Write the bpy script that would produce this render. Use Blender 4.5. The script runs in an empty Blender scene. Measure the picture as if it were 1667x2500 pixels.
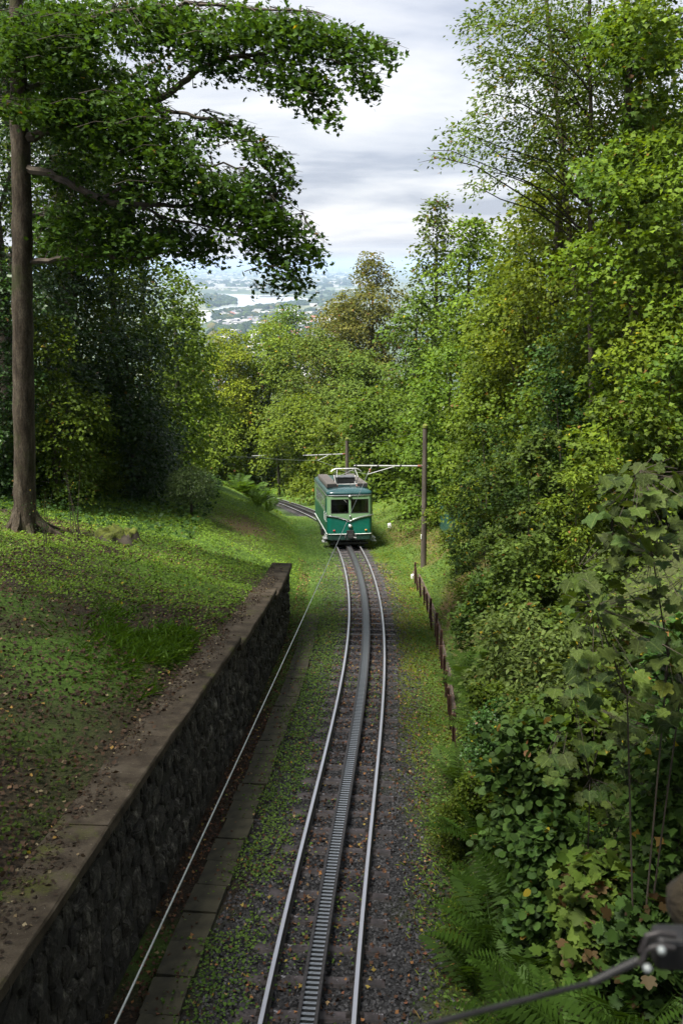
import bpy, bmesh, math, random
import numpy as np

# ------------------------------------------------------------------ camera, world, sun, exposure
SC = bpy.context.scene
COL = SC.collection
R = math.radians
CZ = 7.2                      # camera height above the rails right below it
PITCH = R(14.24)
FPX = 2400.0                  # focal length in photo pixels (photo 1667 x 2500)
cd = bpy.data.cameras.new("camera")
cd.sensor_fit = 'VERTICAL'; cd.sensor_height = 36.0; cd.sensor_width = 24.0
cd.lens = FPX / 2500.0 * 36.0
cd.clip_start = 0.05; cd.clip_end = 120000.0
cd.dof.use_dof = True; cd.dof.focus_distance = 36.0; cd.dof.aperture_fstop = 5.0
cam = bpy.data.objects.new("camera", cd); COL.objects.link(cam)
cam.location = (0, 0, CZ); cam.rotation_euler = (R(90) - PITCH, 0, 0)
SC.camera = cam

SUN_EL, SUN_AZ = R(64), R(-124)          # azimuth measured from +Y (ahead) towards +X; negative = to the left
sdir = np.array([math.sin(SUN_AZ)*math.cos(SUN_EL), math.cos(SUN_AZ)*math.cos(SUN_EL), math.sin(SUN_EL)])
sl = bpy.data.lights.new("sun", 'SUN'); sl.energy = 5.0; sl.angle = R(18); sl.color = (1.0, 0.95, 0.86)
sun = bpy.data.objects.new("sun", sl); COL.objects.link(sun)
from mathutils import Vector, Matrix
sun.rotation_euler = Vector(tuple(sdir)).to_track_quat('Z', 'Y').to_euler()

W = bpy.data.worlds.new("World"); SC.world = W; W.use_nodes = True
nt = W.node_tree; nt.nodes.clear()
def N(tree, t, **kw):
    n = tree.nodes.new(t)
    for k, v in kw.items():
        if k.startswith('i_'):
            n.inputs[k[2:].replace('_', ' ')].default_value = v
        else:
            setattr(n, k, v)
    return n
sky = N(nt, 'ShaderNodeTexSky', sky_type='NISHITA', sun_disc=False, sun_elevation=SUN_EL, sun_rotation=SUN_AZ)
sky.air_density = 1.0; sky.dust_density = 2.0
tc = N(nt, 'ShaderNodeTexCoord')
sep = N(nt, 'ShaderNodeSeparateXYZ'); nt.links.new(tc.outputs['Generated'], sep.inputs[0])
zz = N(nt, 'ShaderNodeMath', operation='MAXIMUM'); nt.links.new(sep.outputs[2], zz.inputs[0]); zz.inputs[1].default_value = 0.0
zz2 = N(nt, 'ShaderNodeMath', operation='ADD'); nt.links.new(zz.outputs[0], zz2.inputs[0]); zz2.inputs[1].default_value = 0.20
dv = N(nt, 'ShaderNodeVectorMath', operation='DIVIDE')
cmb = N(nt, 'ShaderNodeCombineXYZ')
for i in range(3): nt.links.new(zz2.outputs[0], cmb.inputs[i])
nt.links.new(tc.outputs['Generated'], dv.inputs[0]); nt.links.new(cmb.outputs[0], dv.inputs[1])
mp = N(nt, 'ShaderNodeMapping'); mp.inputs['Scale'].default_value = (0.62, 1.0, 0.0); mp.inputs['Location'].default_value = (3.1, 1.7, 0)
nt.links.new(dv.outputs[0], mp.inputs[0])
nz = N(nt, 'ShaderNodeTexNoise'); nz.inputs['Scale'].default_value = 2.1; nz.inputs['Detail'].default_value = 6; nz.inputs['Roughness'].default_value = 0.52
nz.inputs['Distortion'].default_value = 0.25
nt.links.new(mp.outputs[0], nz.inputs['Vector'])
cr = N(nt, 'ShaderNodeValToRGB')
cr.color_ramp.elements[0].position = 0.38; cr.color_ramp.elements[0].color = (0.50, 0.54, 0.64, 1)
cr.color_ramp.elements[1].position = 0.62; cr.color_ramp.elements[1].color = (1.0, 1.0, 1.0, 1)
e = cr.color_ramp.elements.new(0.48); e.color = (0.74, 0.77, 0.84, 1)
nt.links.new(nz.outputs['Fac'], cr.inputs[0])
bright = N(nt, 'ShaderNodeMix', data_type='RGBA', blend_type='MULTIPLY'); bright.inputs['Factor'].default_value = 1.0
nt.links.new(cr.outputs[0], bright.inputs['A']); bright.inputs['B'].default_value = (3.75, 3.72, 3.75, 1)
mixs = N(nt, 'ShaderNodeMix', data_type='RGBA'); mixs.inputs['Factor'].default_value = 0.88
nt.links.new(sky.outputs[0], mixs.inputs['A']); nt.links.new(bright.outputs['Result'], mixs.inputs['B'])
bg = N(nt, 'ShaderNodeBackground'); bg.inputs['Strength'].default_value = 0.10
nt.links.new(mixs.outputs['Result'], bg.inputs['Color'])
out = N(nt, 'ShaderNodeOutputWorld'); nt.links.new(bg.outputs[0], out.inputs[0])

SC.view_settings.view_transform = 'Standard'; SC.view_settings.look = 'None'
SC.view_settings.gamma = 1.0; SC.view_settings.use_curve_mapping = False
SC.view_settings.exposure = 1.5
SC.cycles.max_bounces = 6; SC.cycles.diffuse_bounces = 2; SC.cycles.glossy_bounces = 2
SC.cycles.transmission_bounces = 4; SC.cycles.transparent_max_bounces = 8; SC.cycles.volume_bounces = 0
SC.cycles.caustics_reflective = False; SC.cycles.caustics_refractive = False
SC.cycles.use_denoising = True

rng = np.random.default_rng(7)
random.seed(7)

# ------------------------------------------------------------------ geometry helpers
cp, sp_ = math.cos(PITCH), math.sin(PITCH)
def PY(px, py, Y):
    """world point on the sight line of photo pixel (px,py) at distance Y ahead"""
    dx = (px - 833.5) / FPX; v = -(py - 1250.0) / FPX
    dy = cp + v * sp_; dz = -sp_ + v * cp
    s = Y / dy
    return np.array([s * dx, Y, CZ + s * dz])
def PZ(px, py, z):
    dx = (px - 833.5) / FPX; v = -(py - 1250.0) / FPX
    dy = cp + v * sp_; dz = -sp_ + v * cp
    s = (z - CZ) / dz
    return np.array([s * dx, s * dy, z])

_pts = np.array([(9.40, -.393), (12.66, -.20), (16.47, .148), (24.94, .618), (29.83, .753), (32.39, .773), (35.17, .762),
                 (38.44, .69), (42.46, .40), (60, -1.57), (70, -3.1), (83, -5.5), (100, -9.3), (120, -14.5)])
_pc = np.polyfit(_pts[:, 0] / 100, _pts[:, 1], 6)
_yt = np.linspace(9.4, 118, 400); _xt = np.polyval(_pc, _yt / 100)
def xc(y):
    y = np.asarray(y, float)
    r = np.interp(y, _yt, _xt)
    s0 = (_xt[4] - _xt[0]) / (_yt[4] - _yt[0]); s1 = (_xt[-1] - _xt[-5]) / (_yt[-1] - _yt[-5])
    r = np.where(y < _yt[0], _xt[0] + s0 * (y - _yt[0]), r)
    yc = np.minimum(y, 170)
    return np.where(y > _yt[-1], _xt[-1] + s1 * (yc - _yt[-1]), r)
_zy = np.arange(-40, 2000, 0.5)
_sl = np.interp(_zy, [-40, 46, 56, 160, 200, 2000], [.1263, .1263, .20, .20, .23, .23])
_zz = np.concatenate([[0], np.cumsum(_sl[:-1] * 0.5)]); _zz = _zz - np.interp(0, _zy, _zz)
def zr(y):                      # height of the rail tops
    return -np.interp(y, _zy, _zz)
def smooth(a, b, x):
    t = np.clip((x - a) / (b - a), 0, 1); return t * t * (3 - 2 * t)

_lat = rng.random((257, 257))
def vnoise(x, y):
    xi = np.floor(x).astype(int); yi = np.floor(y).astype(int); fx = x - xi; fy = y - yi
    fx = fx * fx * (3 - 2 * fx); fy = fy * fy * (3 - 2 * fy)
    a = _lat[xi % 256, yi % 256]; b = _lat[(xi + 1) % 256, yi % 256]; c = _lat[xi % 256, (yi + 1) % 256]; d = _lat[(xi + 1) % 256, (yi + 1) % 256]
    return (a * (1 - fx) + b * fx) * (1 - fy) + (c * (1 - fx) + d * fx) * fy
def fbm(x, y, o=3):
    s = 0; a = .5; t = 0
    for i in range(o):
        s = s + a * vnoise(x * 2 ** i + 17.3 * i, y * 2 ** i + 5.1 * i); t += a; a *= .5
    return s / t

WALL_D, WALL_T = 2.36, 0.58             # wall face distance from the track axis, coping width
SEG = [(-6.0, 18.76, 2.20), (18.76, 24.5, 2.02), (24.5, 29.3, 1.82)]   # coping segments: y0, y1, height above the rail
def coping_h(y):
    return np.where(y < 18.76, 2.20, np.where(y < 24.5, 2.02, 1.82))
BALLAST = -0.185
def ground(x, y):
    x = np.asarray(x, float); y = np.asarray(y, float)
    off = x - xc(y); d = np.abs(off)
    # left
    dw = np.maximum(d - 2.95, 0)
    rise = np.where(dw < 7, .30 * dw - .008 * dw * dw, .30 * 7 - .008 * 49 + .14 * (dw - 7))
    wl = np.where(d < 2.62, 0.0, coping_h(y) - BALLAST - 0.06 + rise)
    dk = np.maximum(d - 1.95, 0)
    bank = 3.5 * (1 - np.exp(-(dk / 4.3) ** 1.15)) + .12 * np.maximum(d - 9, 0)
    w = smooth(28.6, 29.25, y)
    left = wl * (1 - w) + bank * w
    # right
    dn = np.maximum(d - 2.12, 0)
    near = .42 * smooth(2.05, 2.2, d) + .78 * np.minimum(dn, 5.2) + .42 * np.maximum(dn - 5.2, 0)
    df = np.maximum(d - 1.85, 0)
    far = .40 * np.minimum(df, 6) + .34 * np.maximum(df - 6, 0)
    vfar = .10 * np.minimum(df, 8) + .22 * np.maximum(df - 8, 0)
    w1 = smooth(35.5, 39, y); w2 = smooth(58, 78, y)
    right = (near * (1 - w1) + far * w1) * (1 - w2) + vfar * w2
    rel = np.where(off < 0, left, right)
    rel = rel * (1 - smooth(150, 500, y)) + (fbm(x * .03 + 9, y * .03, 3) - .5) * 8 * smooth(150, 300, y)
    rel = rel + np.where((off < 0) & (y < 29), (fbm(x * 2.2 + 50, y * 1.3, 3) - .34) * .16 * smooth(2.66, 2.8, d) * (1 - smooth(3.0, 3.6, d)), 0)
    bump = (fbm(x * .9, y * .9, 3) - .5) * .22 * smooth(2.2, 3.6, d) + (fbm(x * 3, y * 3, 2) - .5) * .05
    return zr(y) + BALLAST + rel + bump

# ------------------------------------------------------------------ object helpers
def set_mesh(name, verts, tris=None, polys=None, mats=None, midx=None, smooth_=False, col=None):
    me = bpy.data.meshes.new(name)
    verts = np.asarray(verts, np.float32)
    if tris is not None:
        tris = np.asarray(tris, np.int32)
        n = len(tris)
        me.vertices.add(len(verts)); me.vertices.foreach_set("co", verts.ravel())
        me.loops.add(n * 3); me.loops.foreach_set("vertex_index", tris.ravel())
        me.polygons.add(n); me.polygons.foreach_set("loop_start", np.arange(0, n * 3, 3, dtype=np.int32))
        me.update(calc_edges=True)
    else:
        me.from_pydata([tuple(map(float, v)) for v in verts], [], polys)
    if mats:
        for m in mats: me.materials.append(m)
    if midx is not None:
        me.polygons.foreach_set("material_index", np.asarray(midx, np.int32))
    if smooth_:
        me.polygons.foreach_set("use_smooth", np.ones(len(me.polygons), dtype=bool))
    if col is not None:
        at = me.attributes.new("tint", 'FLOAT_COLOR', 'POINT')
        c4 = np.ones((len(verts), 4), np.float32); c4[:, :3] = col
        at.data.foreach_set("color", c4.ravel())
    me.update()
    return me
def link(name, me, parent=None, loc=None):
    o = bpy.data.objects.new(name, me); COL.objects.link(o)
    if parent is not None: o.parent = parent
    if loc is not None: o.location = tuple(float(v) for v in loc)
    return o
def tag(o, label=None, cat=None, group=None, kind=None):
    if label: o['label'] = label
    if cat: o['category'] = cat
    if group: o['group'] = group
    if kind: o['kind'] = kind
    return o
def thing(name, label, cat, loc=(0, 0, 0), group=None, rz=0):
    o = link(name, None, None, loc); o.rotation_euler = (0, 0, rz); o.empty_display_size = .2
    return tag(o, label, cat, group)
def copy_tree(o, parent=None):
    c = o.copy(); COL.objects.link(c)
    if parent is not None: c.parent = parent
    for ch in o.children: copy_tree(ch, c)
    return c

class MB:
    """collects boxes, tubes and prisms into one mesh"""
    def __init__(s): s.v = []; s.f = []; s.m = []
    def add(s, v, f, m=0):
        b = len(s.v); s.v += [tuple(map(float, q)) for q in v]; s.f += [tuple(b + i for i in q) for q in f]; s.m += [m] * len(f); return s
    def box(s, c, size, rot=None, m=0):
        h = np.array(size) / 2; v = np.array([(x, y, z) for x in (-1, 1) for y in (-1, 1) for z in (-1, 1)], float) * h
        if rot is not None: v = v @ np.array(rot).T
        return s.add(v + np.array(c), [(0, 1, 3, 2), (4, 6, 7, 5), (0, 4, 5, 1), (2, 3, 7, 6), (0, 2, 6, 4), (1, 5, 7, 3)], m)
    def tube(s, pts, rad, n=8, m=0, cap=True):
        pts = np.asarray(pts, float); k = len(pts)
        rad = np.full(k, rad) if np.isscalar(rad) else np.asarray(rad, float)
        t = np.gradient(pts, axis=0); t /= np.linalg.norm(t, axis=1)[:, None] + 1e-9
        up = np.array([0, 0, 1.0]) if abs(t[0][2]) < .9 else np.array([0, 1.0, 0])
        v = []
        for i in range(k):
            a = np.cross(t[i], up); a /= np.linalg.norm(a) + 1e-9; b = np.cross(a, t[i]); up = b if abs(np.dot(b, b)) > .5 else up
            for j in range(n):
                g = 2 * math.pi * j / n; v.append(pts[i] + rad[i] * (math.cos(g) * a + math.sin(g) * b))
        f = [(i * n + j, i * n + (j + 1) % n, (i + 1) * n + (j + 1) % n, (i + 1) * n + j) for i in range(k - 1) for j in range(n)]
        if cap: f += [tuple(range(n))[::-1], tuple((k - 1) * n + j for j in range(n))]
        return s.add(v, f, m)
    def lathe(s, c, axis, prof, n=16, m=0):
        axis = np.array(axis, float) / np.linalg.norm(axis)
        return s.tube([np.array(c) + axis * h for h, r in prof], [r for h, r in prof], n, m)
    def mesh(s, name, mats, smooth_=False):
        return set_mesh(name, s.v, polys=s.f, mats=mats if isinstance(mats, (list, tuple)) else [mats], midx=s.m, smooth_=smooth_)
    def build(s, name, mats, parent=None, smooth_=False, loc=None, origin=None, bevel=0):
        if origin is not None: s.v = [tuple(np.array(q) - np.array(origin)) for q in s.v]
        o = link(name, s.mesh(name, mats, smooth_), parent, loc)
        if bevel:
            b = o.modifiers.new("bevel", 'BEVEL'); b.width = bevel; b.segments = 2; b.limit_method = 'ANGLE'
        if smooth_: 
            try: o.data.set_sharp_from_angle(angle=R(40))
            except Exception: pass
        return o

# ------------------------------------------------------------------ materials
def mat(name):
    m = bpy.data.materials.new(name); m.use_nodes = True; t = m.node_tree; t.nodes.clear()
    o = t.nodes.new('ShaderNodeOutputMaterial'); b = t.nodes.new('ShaderNodeBsdfPrincipled'); t.links.new(b.outputs[0], o.inputs[0])
    return m, t, b, o
def noise(t, scale, detail=4, rough=.55, vec=None, coord='Object', sc=None):
    tcn = t.nodes.new('ShaderNodeTexCoord'); n = t.nodes.new('ShaderNodeTexNoise')
    n.inputs['Scale'].default_value = scale; n.inputs['Detail'].default_value = detail; n.inputs['Roughness'].default_value = rough
    src = tcn.outputs[coord] if vec is None else vec
    if sc is not None:
        m = t.nodes.new('ShaderNodeMapping'); m.inputs['Scale'].default_value = sc; t.links.new(src, m.inputs[0]); src = m.outputs[0]
    t.links.new(src, n.inputs['Vector']); return n
def ramp(t, src, stops):
    r = t.nodes.new('ShaderNodeValToRGB'); els = r.color_ramp.elements
    while len(els) < len(stops): els.new(.5)
    for e_, (p, c) in zip(els, stops): e_.position = p; e_.color = (*c, 1) if len(c) == 3 else c
    t.links.new(src, r.inputs[0]); return r
def bump(t, b, src, strength=.4, dist=.02):
    n = t.nodes.new('ShaderNodeBump'); n.inputs['Strength'].default_value = strength; n.inputs['Distance'].default_value = dist
    t.links.new(src, n.inputs['Height']); t.links.new(n.outputs[0], b.inputs['Normal']); return n
def mix(t, a, b, fac, mode='MIX'):
    n = t.nodes.new('ShaderNodeMix'); n.data_type = 'RGBA'; n.blend_type = mode
    for k, v in (('A', a), ('B', b)):
        if isinstance(v, tuple): n.inputs[k].default_value = (*v, 1)
        else: t.links.new(v, n.inputs[k])
    if isinstance(fac, (int, float)): n.inputs['Factor'].default_value = fac
    else: t.links.new(fac, n.inputs['Factor'])
    return n.outputs['Result']
def mottled(name, stops, scale=6, rough=.8, metal=0.0, bstr=.3, bdist=.01, detail=6, spec=.5, sc=None, coord='Object'):
    m, t, b, o = mat(name)
    n = noise(t, scale, detail, .6, sc=sc, coord=coord); r = ramp(t, n.outputs['Fac'], stops); t.links.new(r.outputs[0], b.inputs['Base Color'])
    b.inputs['Roughness'].default_value = rough; b.inputs['Metallic'].default_value = metal
    b.inputs['Specular IOR Level'].default_value = spec
    if bstr:
        n2 = noise(t, scale * 4, 5, .6, sc=sc, coord=coord); bump(t, b, n2.outputs['Fac'], bstr, bdist)
    return m
def leafmat(name, transl=.42, rough=.55, spec=.12, var=.25):
    m, t, b, o = mat(name)
    at = t.nodes.new('ShaderNodeAttribute'); at.attribute_name = 'tint'
    oi = t.nodes.new('ShaderNodeObjectInfo')
    c = mix(t, at.outputs['Color'], oi.outputs['Color'], 1.0, 'MULTIPLY')
    hv = t.nodes.new('ShaderNodeHueSaturation'); t.links.new(c, hv.inputs['Color'])
    mr = t.nodes.new('ShaderNodeMapRange'); mr.inputs[3].default_value = 1 - var; mr.inputs[4].default_value = 1 + var
    t.links.new(oi.outputs['Random'], mr.inputs[0]); t.links.new(mr.outputs[0], hv.inputs['Value'])
    t.links.new(hv.outputs[0], b.inputs['Base Color']); b.inputs['Roughness'].default_value = rough; b.inputs['Specular IOR Level'].default_value = spec
    tr = t.nodes.new('ShaderNodeBsdfTranslucent')
    tcx = mix(t, hv.outputs[0], (1.25, 1.15, .45), 1.0, 'MULTIPLY'); t.links.new(tcx, tr.inputs['Color'])
    mx = t.nodes.new('ShaderNodeMixShader'); mx.inputs[0].default_value = transl
    t.links.new(b.outputs[0], mx.inputs[1]); t.links.new(tr.outputs[0], mx.inputs[2]); t.links.new(mx.outputs[0], o.inputs[0])
    return m
M = {}
M['leaf'] = leafmat('leaf')
M['leaf_gloss'] = leafmat('leaf_gloss', .32, .42, .25)
M['leaf_far'] = leafmat('leaf_far', .34, .65, .08, .08)
m, t, b, o = mat('leaf_big'); at = t.nodes.new('ShaderNodeAttribute'); at.attribute_name = 'tint'; oi = t.nodes.new('ShaderNodeObjectInfo'); tcn = t.nodes.new('ShaderNodeTexCoord')
c = mix(t, at.outputs['Color'], oi.outputs['Color'], 1.0, 'MULTIPLY'); n1 = noise(t, 5, 5, .6); n2 = noise(t, 16, 4, .6)
r_ = ramp(t, n1.outputs['Fac'], [(.35, (.72, .72, .72)), (.65, (1.15, 1.15, 1.05))]); c = mix(t, c, r_.outputs[0], 1.0, 'MULTIPLY')
wv = t.nodes.new('ShaderNodeTexWave'); wv.wave_type = 'RINGS'; wv.rings_direction = 'Z'; sx = t.nodes.new('ShaderNodeSeparateXYZ'); t.links.new(tcn.outputs['Object'], sx.inputs[0])
ab = t.nodes.new('ShaderNodeMath'); ab.operation = 'ABSOLUTE'; t.links.new(sx.outputs[0], ab.inputs[0]); vn = ramp(t, ab.outputs[0], [(.008, (1, 1, 1)), (.03, (0, 0, 0))]); c = mix(t, c, (.11, .15, .04), vn.outputs[0])
ms = ramp(t, n2.outputs['Fac'], [(.68, (0, 0, 0)), (.74, (1, 1, 1))]); c = mix(t, c, (.13, .08, .035), ms.outputs[0])
t.links.new(c, b.inputs['Base Color']); b.inputs['Roughness'].default_value = .5; b.inputs['Specular IOR Level'].default_value = .2; bump(t, b, n1.outputs['Fac'], .5, .05)
tr = t.nodes.new('ShaderNodeBsdfTranslucent'); t.links.new(mix(t, c, (1.2, 1.15, .45), 1.0, 'MULTIPLY'), tr.inputs['Color']); mx = t.nodes.new('ShaderNodeMixShader'); mx.inputs[0].default_value = .3
t.links.new(b.outputs[0], mx.inputs[1]); t.links.new(tr.outputs[0], mx.inputs[2]); t.links.new(mx.outputs[0], o.inputs[0]); M['leaf_big'] = m
M['litter'] = leafmat('litter', .1, .7, .2, .0)
M['bark'] = mottled('bark', [(.25, (.022, .017, .012)), (.5, (.060, .047, .034)), (.72, (.105, .088, .066)), (.85, (.07, .085, .05))], 3.0, .9, 0, .7, .02, sc=(1, 1, .35))
m, t, b, o = mat('bark_pale'); n = noise(t, 6, 9, .7, sc=(1, 1, .22)); n2 = noise(t, 34, 5, .65, sc=(1, 1, .5)); n3 = noise(t, 1.3, 5, .6)
r_ = ramp(t, n.outputs['Fac'], [(.30, (.012, .009, .006)), (.44, (.036, .028, .019)), (.56, (.066, .054, .039)), (.72, (.115, .100, .076))])
sp2 = ramp(t, n2.outputs['Fac'], [(.36, (.55, .55, .55)), (.52, (1, 1, 1)), (.70, (1.5, 1.45, 1.35))]); c = mix(t, r_.outputs[0], sp2.outputs[0], 1.0, 'MULTIPLY')
ms = ramp(t, n3.outputs['Fac'], [(.54, (0, 0, 0)), (.66, (.7, .7, .7))]); c = mix(t, c, (.035, .042, .014), ms.outputs[0])
t.links.new(c, b.inputs['Base Color']); b.inputs['Roughness'].default_value = .9; b.inputs['Specular IOR Level'].default_value = .2; bump(t, b, n.outputs['Fac'], 1.0, .05); M['bark_pale'] = m
M['twig'] = mottled('twig', [(.3, (.02, .015, .01)), (.7, (.055, .042, .03))], 8, .9, 0, 0)
M['twig_pale'] = mottled('twig_pale', [(.3, (.22, .20, .15)), (.7, (.36, .34, .27))], 8, .9, 0, 0)
M['rail_side'] = mottled('rail_side', [(.3, (.014, .012, .013)), (.7, (.04, .032, .028))], 14, .6, .3, .3, .003)
m, t, b, o = mat('rail_top'); b.inputs['Base Color'].default_value = (.58, .58, .62, 1); b.inputs['Metallic'].default_value = .85
n = noise(t, 9, 4, sc=(1, .06, 1)); rr = ramp(t, n.outputs['Fac'], [(.3, (.30, .30, .30)), (.7, (.48, .48, .48))]); t.links.new(rr.outputs[0], b.inputs['Roughness']); M['rail_top'] = m
M['rack_steel'] = mottled('rack_steel', [(.3, (.025, .022, .022)), (.7, (.065, .06, .062))], 18, .5, .5, .2, .002)
M['tooth_steel'] = mottled('tooth_steel', [(.3, (.15, .165, .175)), (.7, (.34, .36, .38))], 22, .35, .75, .1, .001)
m, t, b, o = mat('sleeper'); n = noise(t, 5, 6); r_ = ramp(t, n.outputs['Fac'], [(.35, (.014, .011, .011)), (.52, (.036, .028, .029)), (.70, (.070, .058, .062))])
n2 = noise(t, 13, 5, .7); msk = ramp(t, n2.outputs['Fac'], [(.60, (0, 0, 0)), (.68, (1, 1, 1))])
t.links.new(mix(t, r_.outputs[0], (.26, .26, .29), msk.outputs[0]), b.inputs['Base Color']); b.inputs['Roughness'].default_value = .6; bump(t, b, n2.outputs['Fac'], .4, .006); M['sleeper'] = m
m, t, b, o = mat('concrete'); geo = t.nodes.new('ShaderNodeNewGeometry'); n = noise(t, 2.6, 9, .62, vec=geo.outputs['Position']); n2 = noise(t, 1.1, 7, .7, vec=geo.outputs['Position']); n3 = noise(t, 34, 4, .6, vec=geo.outputs['Position'])
r_ = ramp(t, n.outputs['Fac'], [(.28, (.018, .014, .009)), (.44, (.040, .031, .021)), (.58, (.066, .053, .037)), (.78, (.105, .088, .065))])
msk = ramp(t, n2.outputs['Fac'], [(.56, (0, 0, 0)), (.64, (1, 1, 1))]); ms2 = ramp(t, n3.outputs['Fac'], [(.35, (.25, .25, .25)), (.6, (1, 1, 1))]); mk = mix(t, msk.outputs[0], ms2.outputs[0], 1.0, 'MULTIPLY')
c = mix(t, r_.outputs[0], (.062, .070, .012), mk); ms3 = ramp(t, n3.outputs['Fac'], [(.66, (0, 0, 0)), (.72, (1, 1, 1))]); c = mix(t, c, (.20, .18, .14), ms3.outputs[0])
t.links.new(c, b.inputs['Base Color']); b.inputs['Roughness'].default_value = .95; b.inputs['Specular IOR Level'].default_value = .2; bump(t, b, n3.outputs['Fac'], .6, .015); M['concrete'] = m
M['slab'] = mottled('slab', [(.30, (.020, .018, .011)), (.5, (.046, .041, .023)), (.7, (.075, .068, .040)), (.85, (.045, .055, .02))], 3.2, .9, 0, .5, .008, detail=9)
m, t, b, o = mat('wall_stone'); oi = t.nodes.new('ShaderNodeObjectInfo'); n = noise(t, 7, 9, .7)
geo = t.nodes.new('ShaderNodeNewGeometry'); n3 = noise(t, 6, 8, .8, vec=geo.outputs['Position'], sc=(1, 1, .5))
r_ = ramp(t, n.outputs['Fac'], [(.30, (.010, .009, .006)), (.50, (.030, .026, .019)), (.66, (.060, .052, .039))])
msk = ramp(t, n3.outputs['Fac'], [(.52, (0, 0, 0)), (.66, (1, 1, 1))])
c = mix(t, r_.outputs[0], (.22, .205, .165), msk.outputs[0])
hv = t.nodes.new('ShaderNodeHueSaturation'); t.links.new(c, hv.inputs['Color']); mr = t.nodes.new('ShaderNodeMapRange'); mr.inputs[3].default_value = .55; mr.inputs[4].default_value = 1.35
t.links.new(oi.outputs['Random'], mr.inputs[0]); t.links.new(mr.outputs[0], hv.inputs['Value']); t.links.new(hv.outputs[0], b.inputs['Base Color'])
b.inputs['Roughness'].default_value = .9; bump(t, b, n.outputs['Fac'], .9, .05); M['wall_stone'] = m
M['mortar'] = mottled('mortar', [(.3, (.012, .010, .007)), (.7, (.034, .031, .023))], 5, .95, 0, .8, .03)
M['rust'] = mottled('rust', [(.3, (.028, .014, .009)), (.55, (.072, .034, .022)), (.75, (.13, .065, .042))], 9, .85, .1, .5, .004)
M['old_plank'] = mottled('old_plank', [(.3, (.05, .034, .026)), (.55, (.12, .085, .068)), (.75, (.20, .155, .13))], 4, .9, 0, .5, .006, sc=(1, .2, 3))
M['mast'] = mottled('mast', [(.3, (.030, .023, .018)), (.55, (.072, .058, .046)), (.75, (.125, .108, .088))], 5, .9, 0, .5, .006, sc=(1, 1, .18))
M['galv'] = mottled('galv', [(.3, (.26, .27, .27)), (.7, (.46, .47, .47))], 12, .5, .5, .1, .002)
M['dark_steel'] = mottled('dark_steel', [(.3, (.012, .012, .013)), (.7, (.035, .034, .035))], 10, .5, .4, .1, .002)
M['wire'] = mottled('wire', [(.3, (.26, .29, .29)), (.7, (.40, .43, .43))], 10, .45, .7, 0)
M['insulator'] = mottled('insulator', [(.3, (.20, .08, .05)), (.7, (.3, .12, .08))], 8, .25, 0, 0)
M['white_stone'] = mottled('white_stone', [(.3, (.55, .55, .53)), (.7, (.80, .80, .78))], 8, .8, 0, .2, .005)
M['old_wood'] = mottled('old_wood', [(.3, (.008, .005, .002)), (.5, (.022, .015, .005)), (.7, (.036, .032, .009))], 12, .95, 0, .9, .02)
M['moss'] = mottled('moss', [(.3, (.035, .035, .008)), (.5, (.09, .11, .014)), (.7, (.16, .18, .022))], 9, .95, 0, .9, .03)
M['fence_green'] = mottled('fence_green', [(.3, (.02, .07, .05)), (.7, (.035, .10, .075))], 8, .5, .2, 0)
def paint(name, c1, c2, rough=.3, scale=2.5):
    m, t, b, o = mat(name); n = noise(t, scale, 8, .65); r_ = ramp(t, n.outputs['Fac'], [(.35, c1), (.7, c2)]); t.links.new(r_.outputs[0], b.inputs['Base Color'])
    b.inputs['Roughness'].default_value = rough; b.inputs['Coat Weight'].default_value = .25; b.inputs['Coat Roughness'].default_value = .2
    n2 = noise(t, 30, 4); rr = ramp(t, n2.outputs['Fac'], [(.3, (rough * .8,) * 3), (.7, (rough * 1.4,) * 3)]); t.links.new(rr.outputs[0], b.inputs['Roughness']); return m
M['tram_dark'] = paint('tram_dark', (.000, .086, .060), (.003, .112, .080))
M['tram_pale'] = paint('tram_pale', (.138, .245, .125), (.172, .300, .158))
M['tram_roof'] = paint('tram_roof', (.010, .042, .046), (.020, .066, .070), .25)
M['tram_skirt'] = paint('tram_skirt', (.002, .022, .016), (.006, .035, .026), .5)
M['roof_grey'] = mottled('roof_grey', [(.3, (.05, .055, .065)), (.7, (.12, .125, .14))], 6, .5, .1, .1, .003)
M['slat_grey'] = mottled('slat_grey', [(.3, (.085, .075, .068)), (.7, (.16, .145, .135))], 9, .7, 0, .3, .003)
M['chrome'] = mottled('chrome', [(.3, (.42, .44, .46)), (.7, (.62, .63, .64))], 9, .22, .9, 0)
M['white_paint'] = mottled('white_paint', [(.3, (.66, .70, .68)), (.7, (.80, .82, .80))], 8, .4, 0, 0)
M['black'] = mottled('black', [(.3, (.006, .006, .006)), (.7, (.018, .018, .018))], 8, .6, 0, .1, .002)
M['interior'] = mottled('interior', [(.3, (.012, .010, .008)), (.7, (.03, .025, .02))], 5, .8, 0, 0)
M['red_seat'] = mottled('red_seat', [(.3, (.16, .012, .014)), (.7, (.26, .03, .03))], 8, .6, 0, 0)
M['red_lens'] = mottled('red_lens', [(.3, (.40, .012, .012)), (.7, (.55, .03, .03))], 8, .15, 0, 0)
M['amber_lens'] = mottled('amber_lens', [(.3, (.75, .26, .02)), (.7, (.9, .36, .05))], 8, .15, 0, 0)
M['lamp_glass'] = mottled('lamp_glass', [(.3, (.55, .57, .58)), (.7, (.80, .82, .82))], 14, .08, .4, 0)
m, t, b, o = mat('glass'); g = t.nodes.new('ShaderNodeBsdfGlossy'); g.inputs['Roughness'].default_value = .02; g.inputs['Color'].default_value = (.9, .95, .95, 1)
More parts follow.
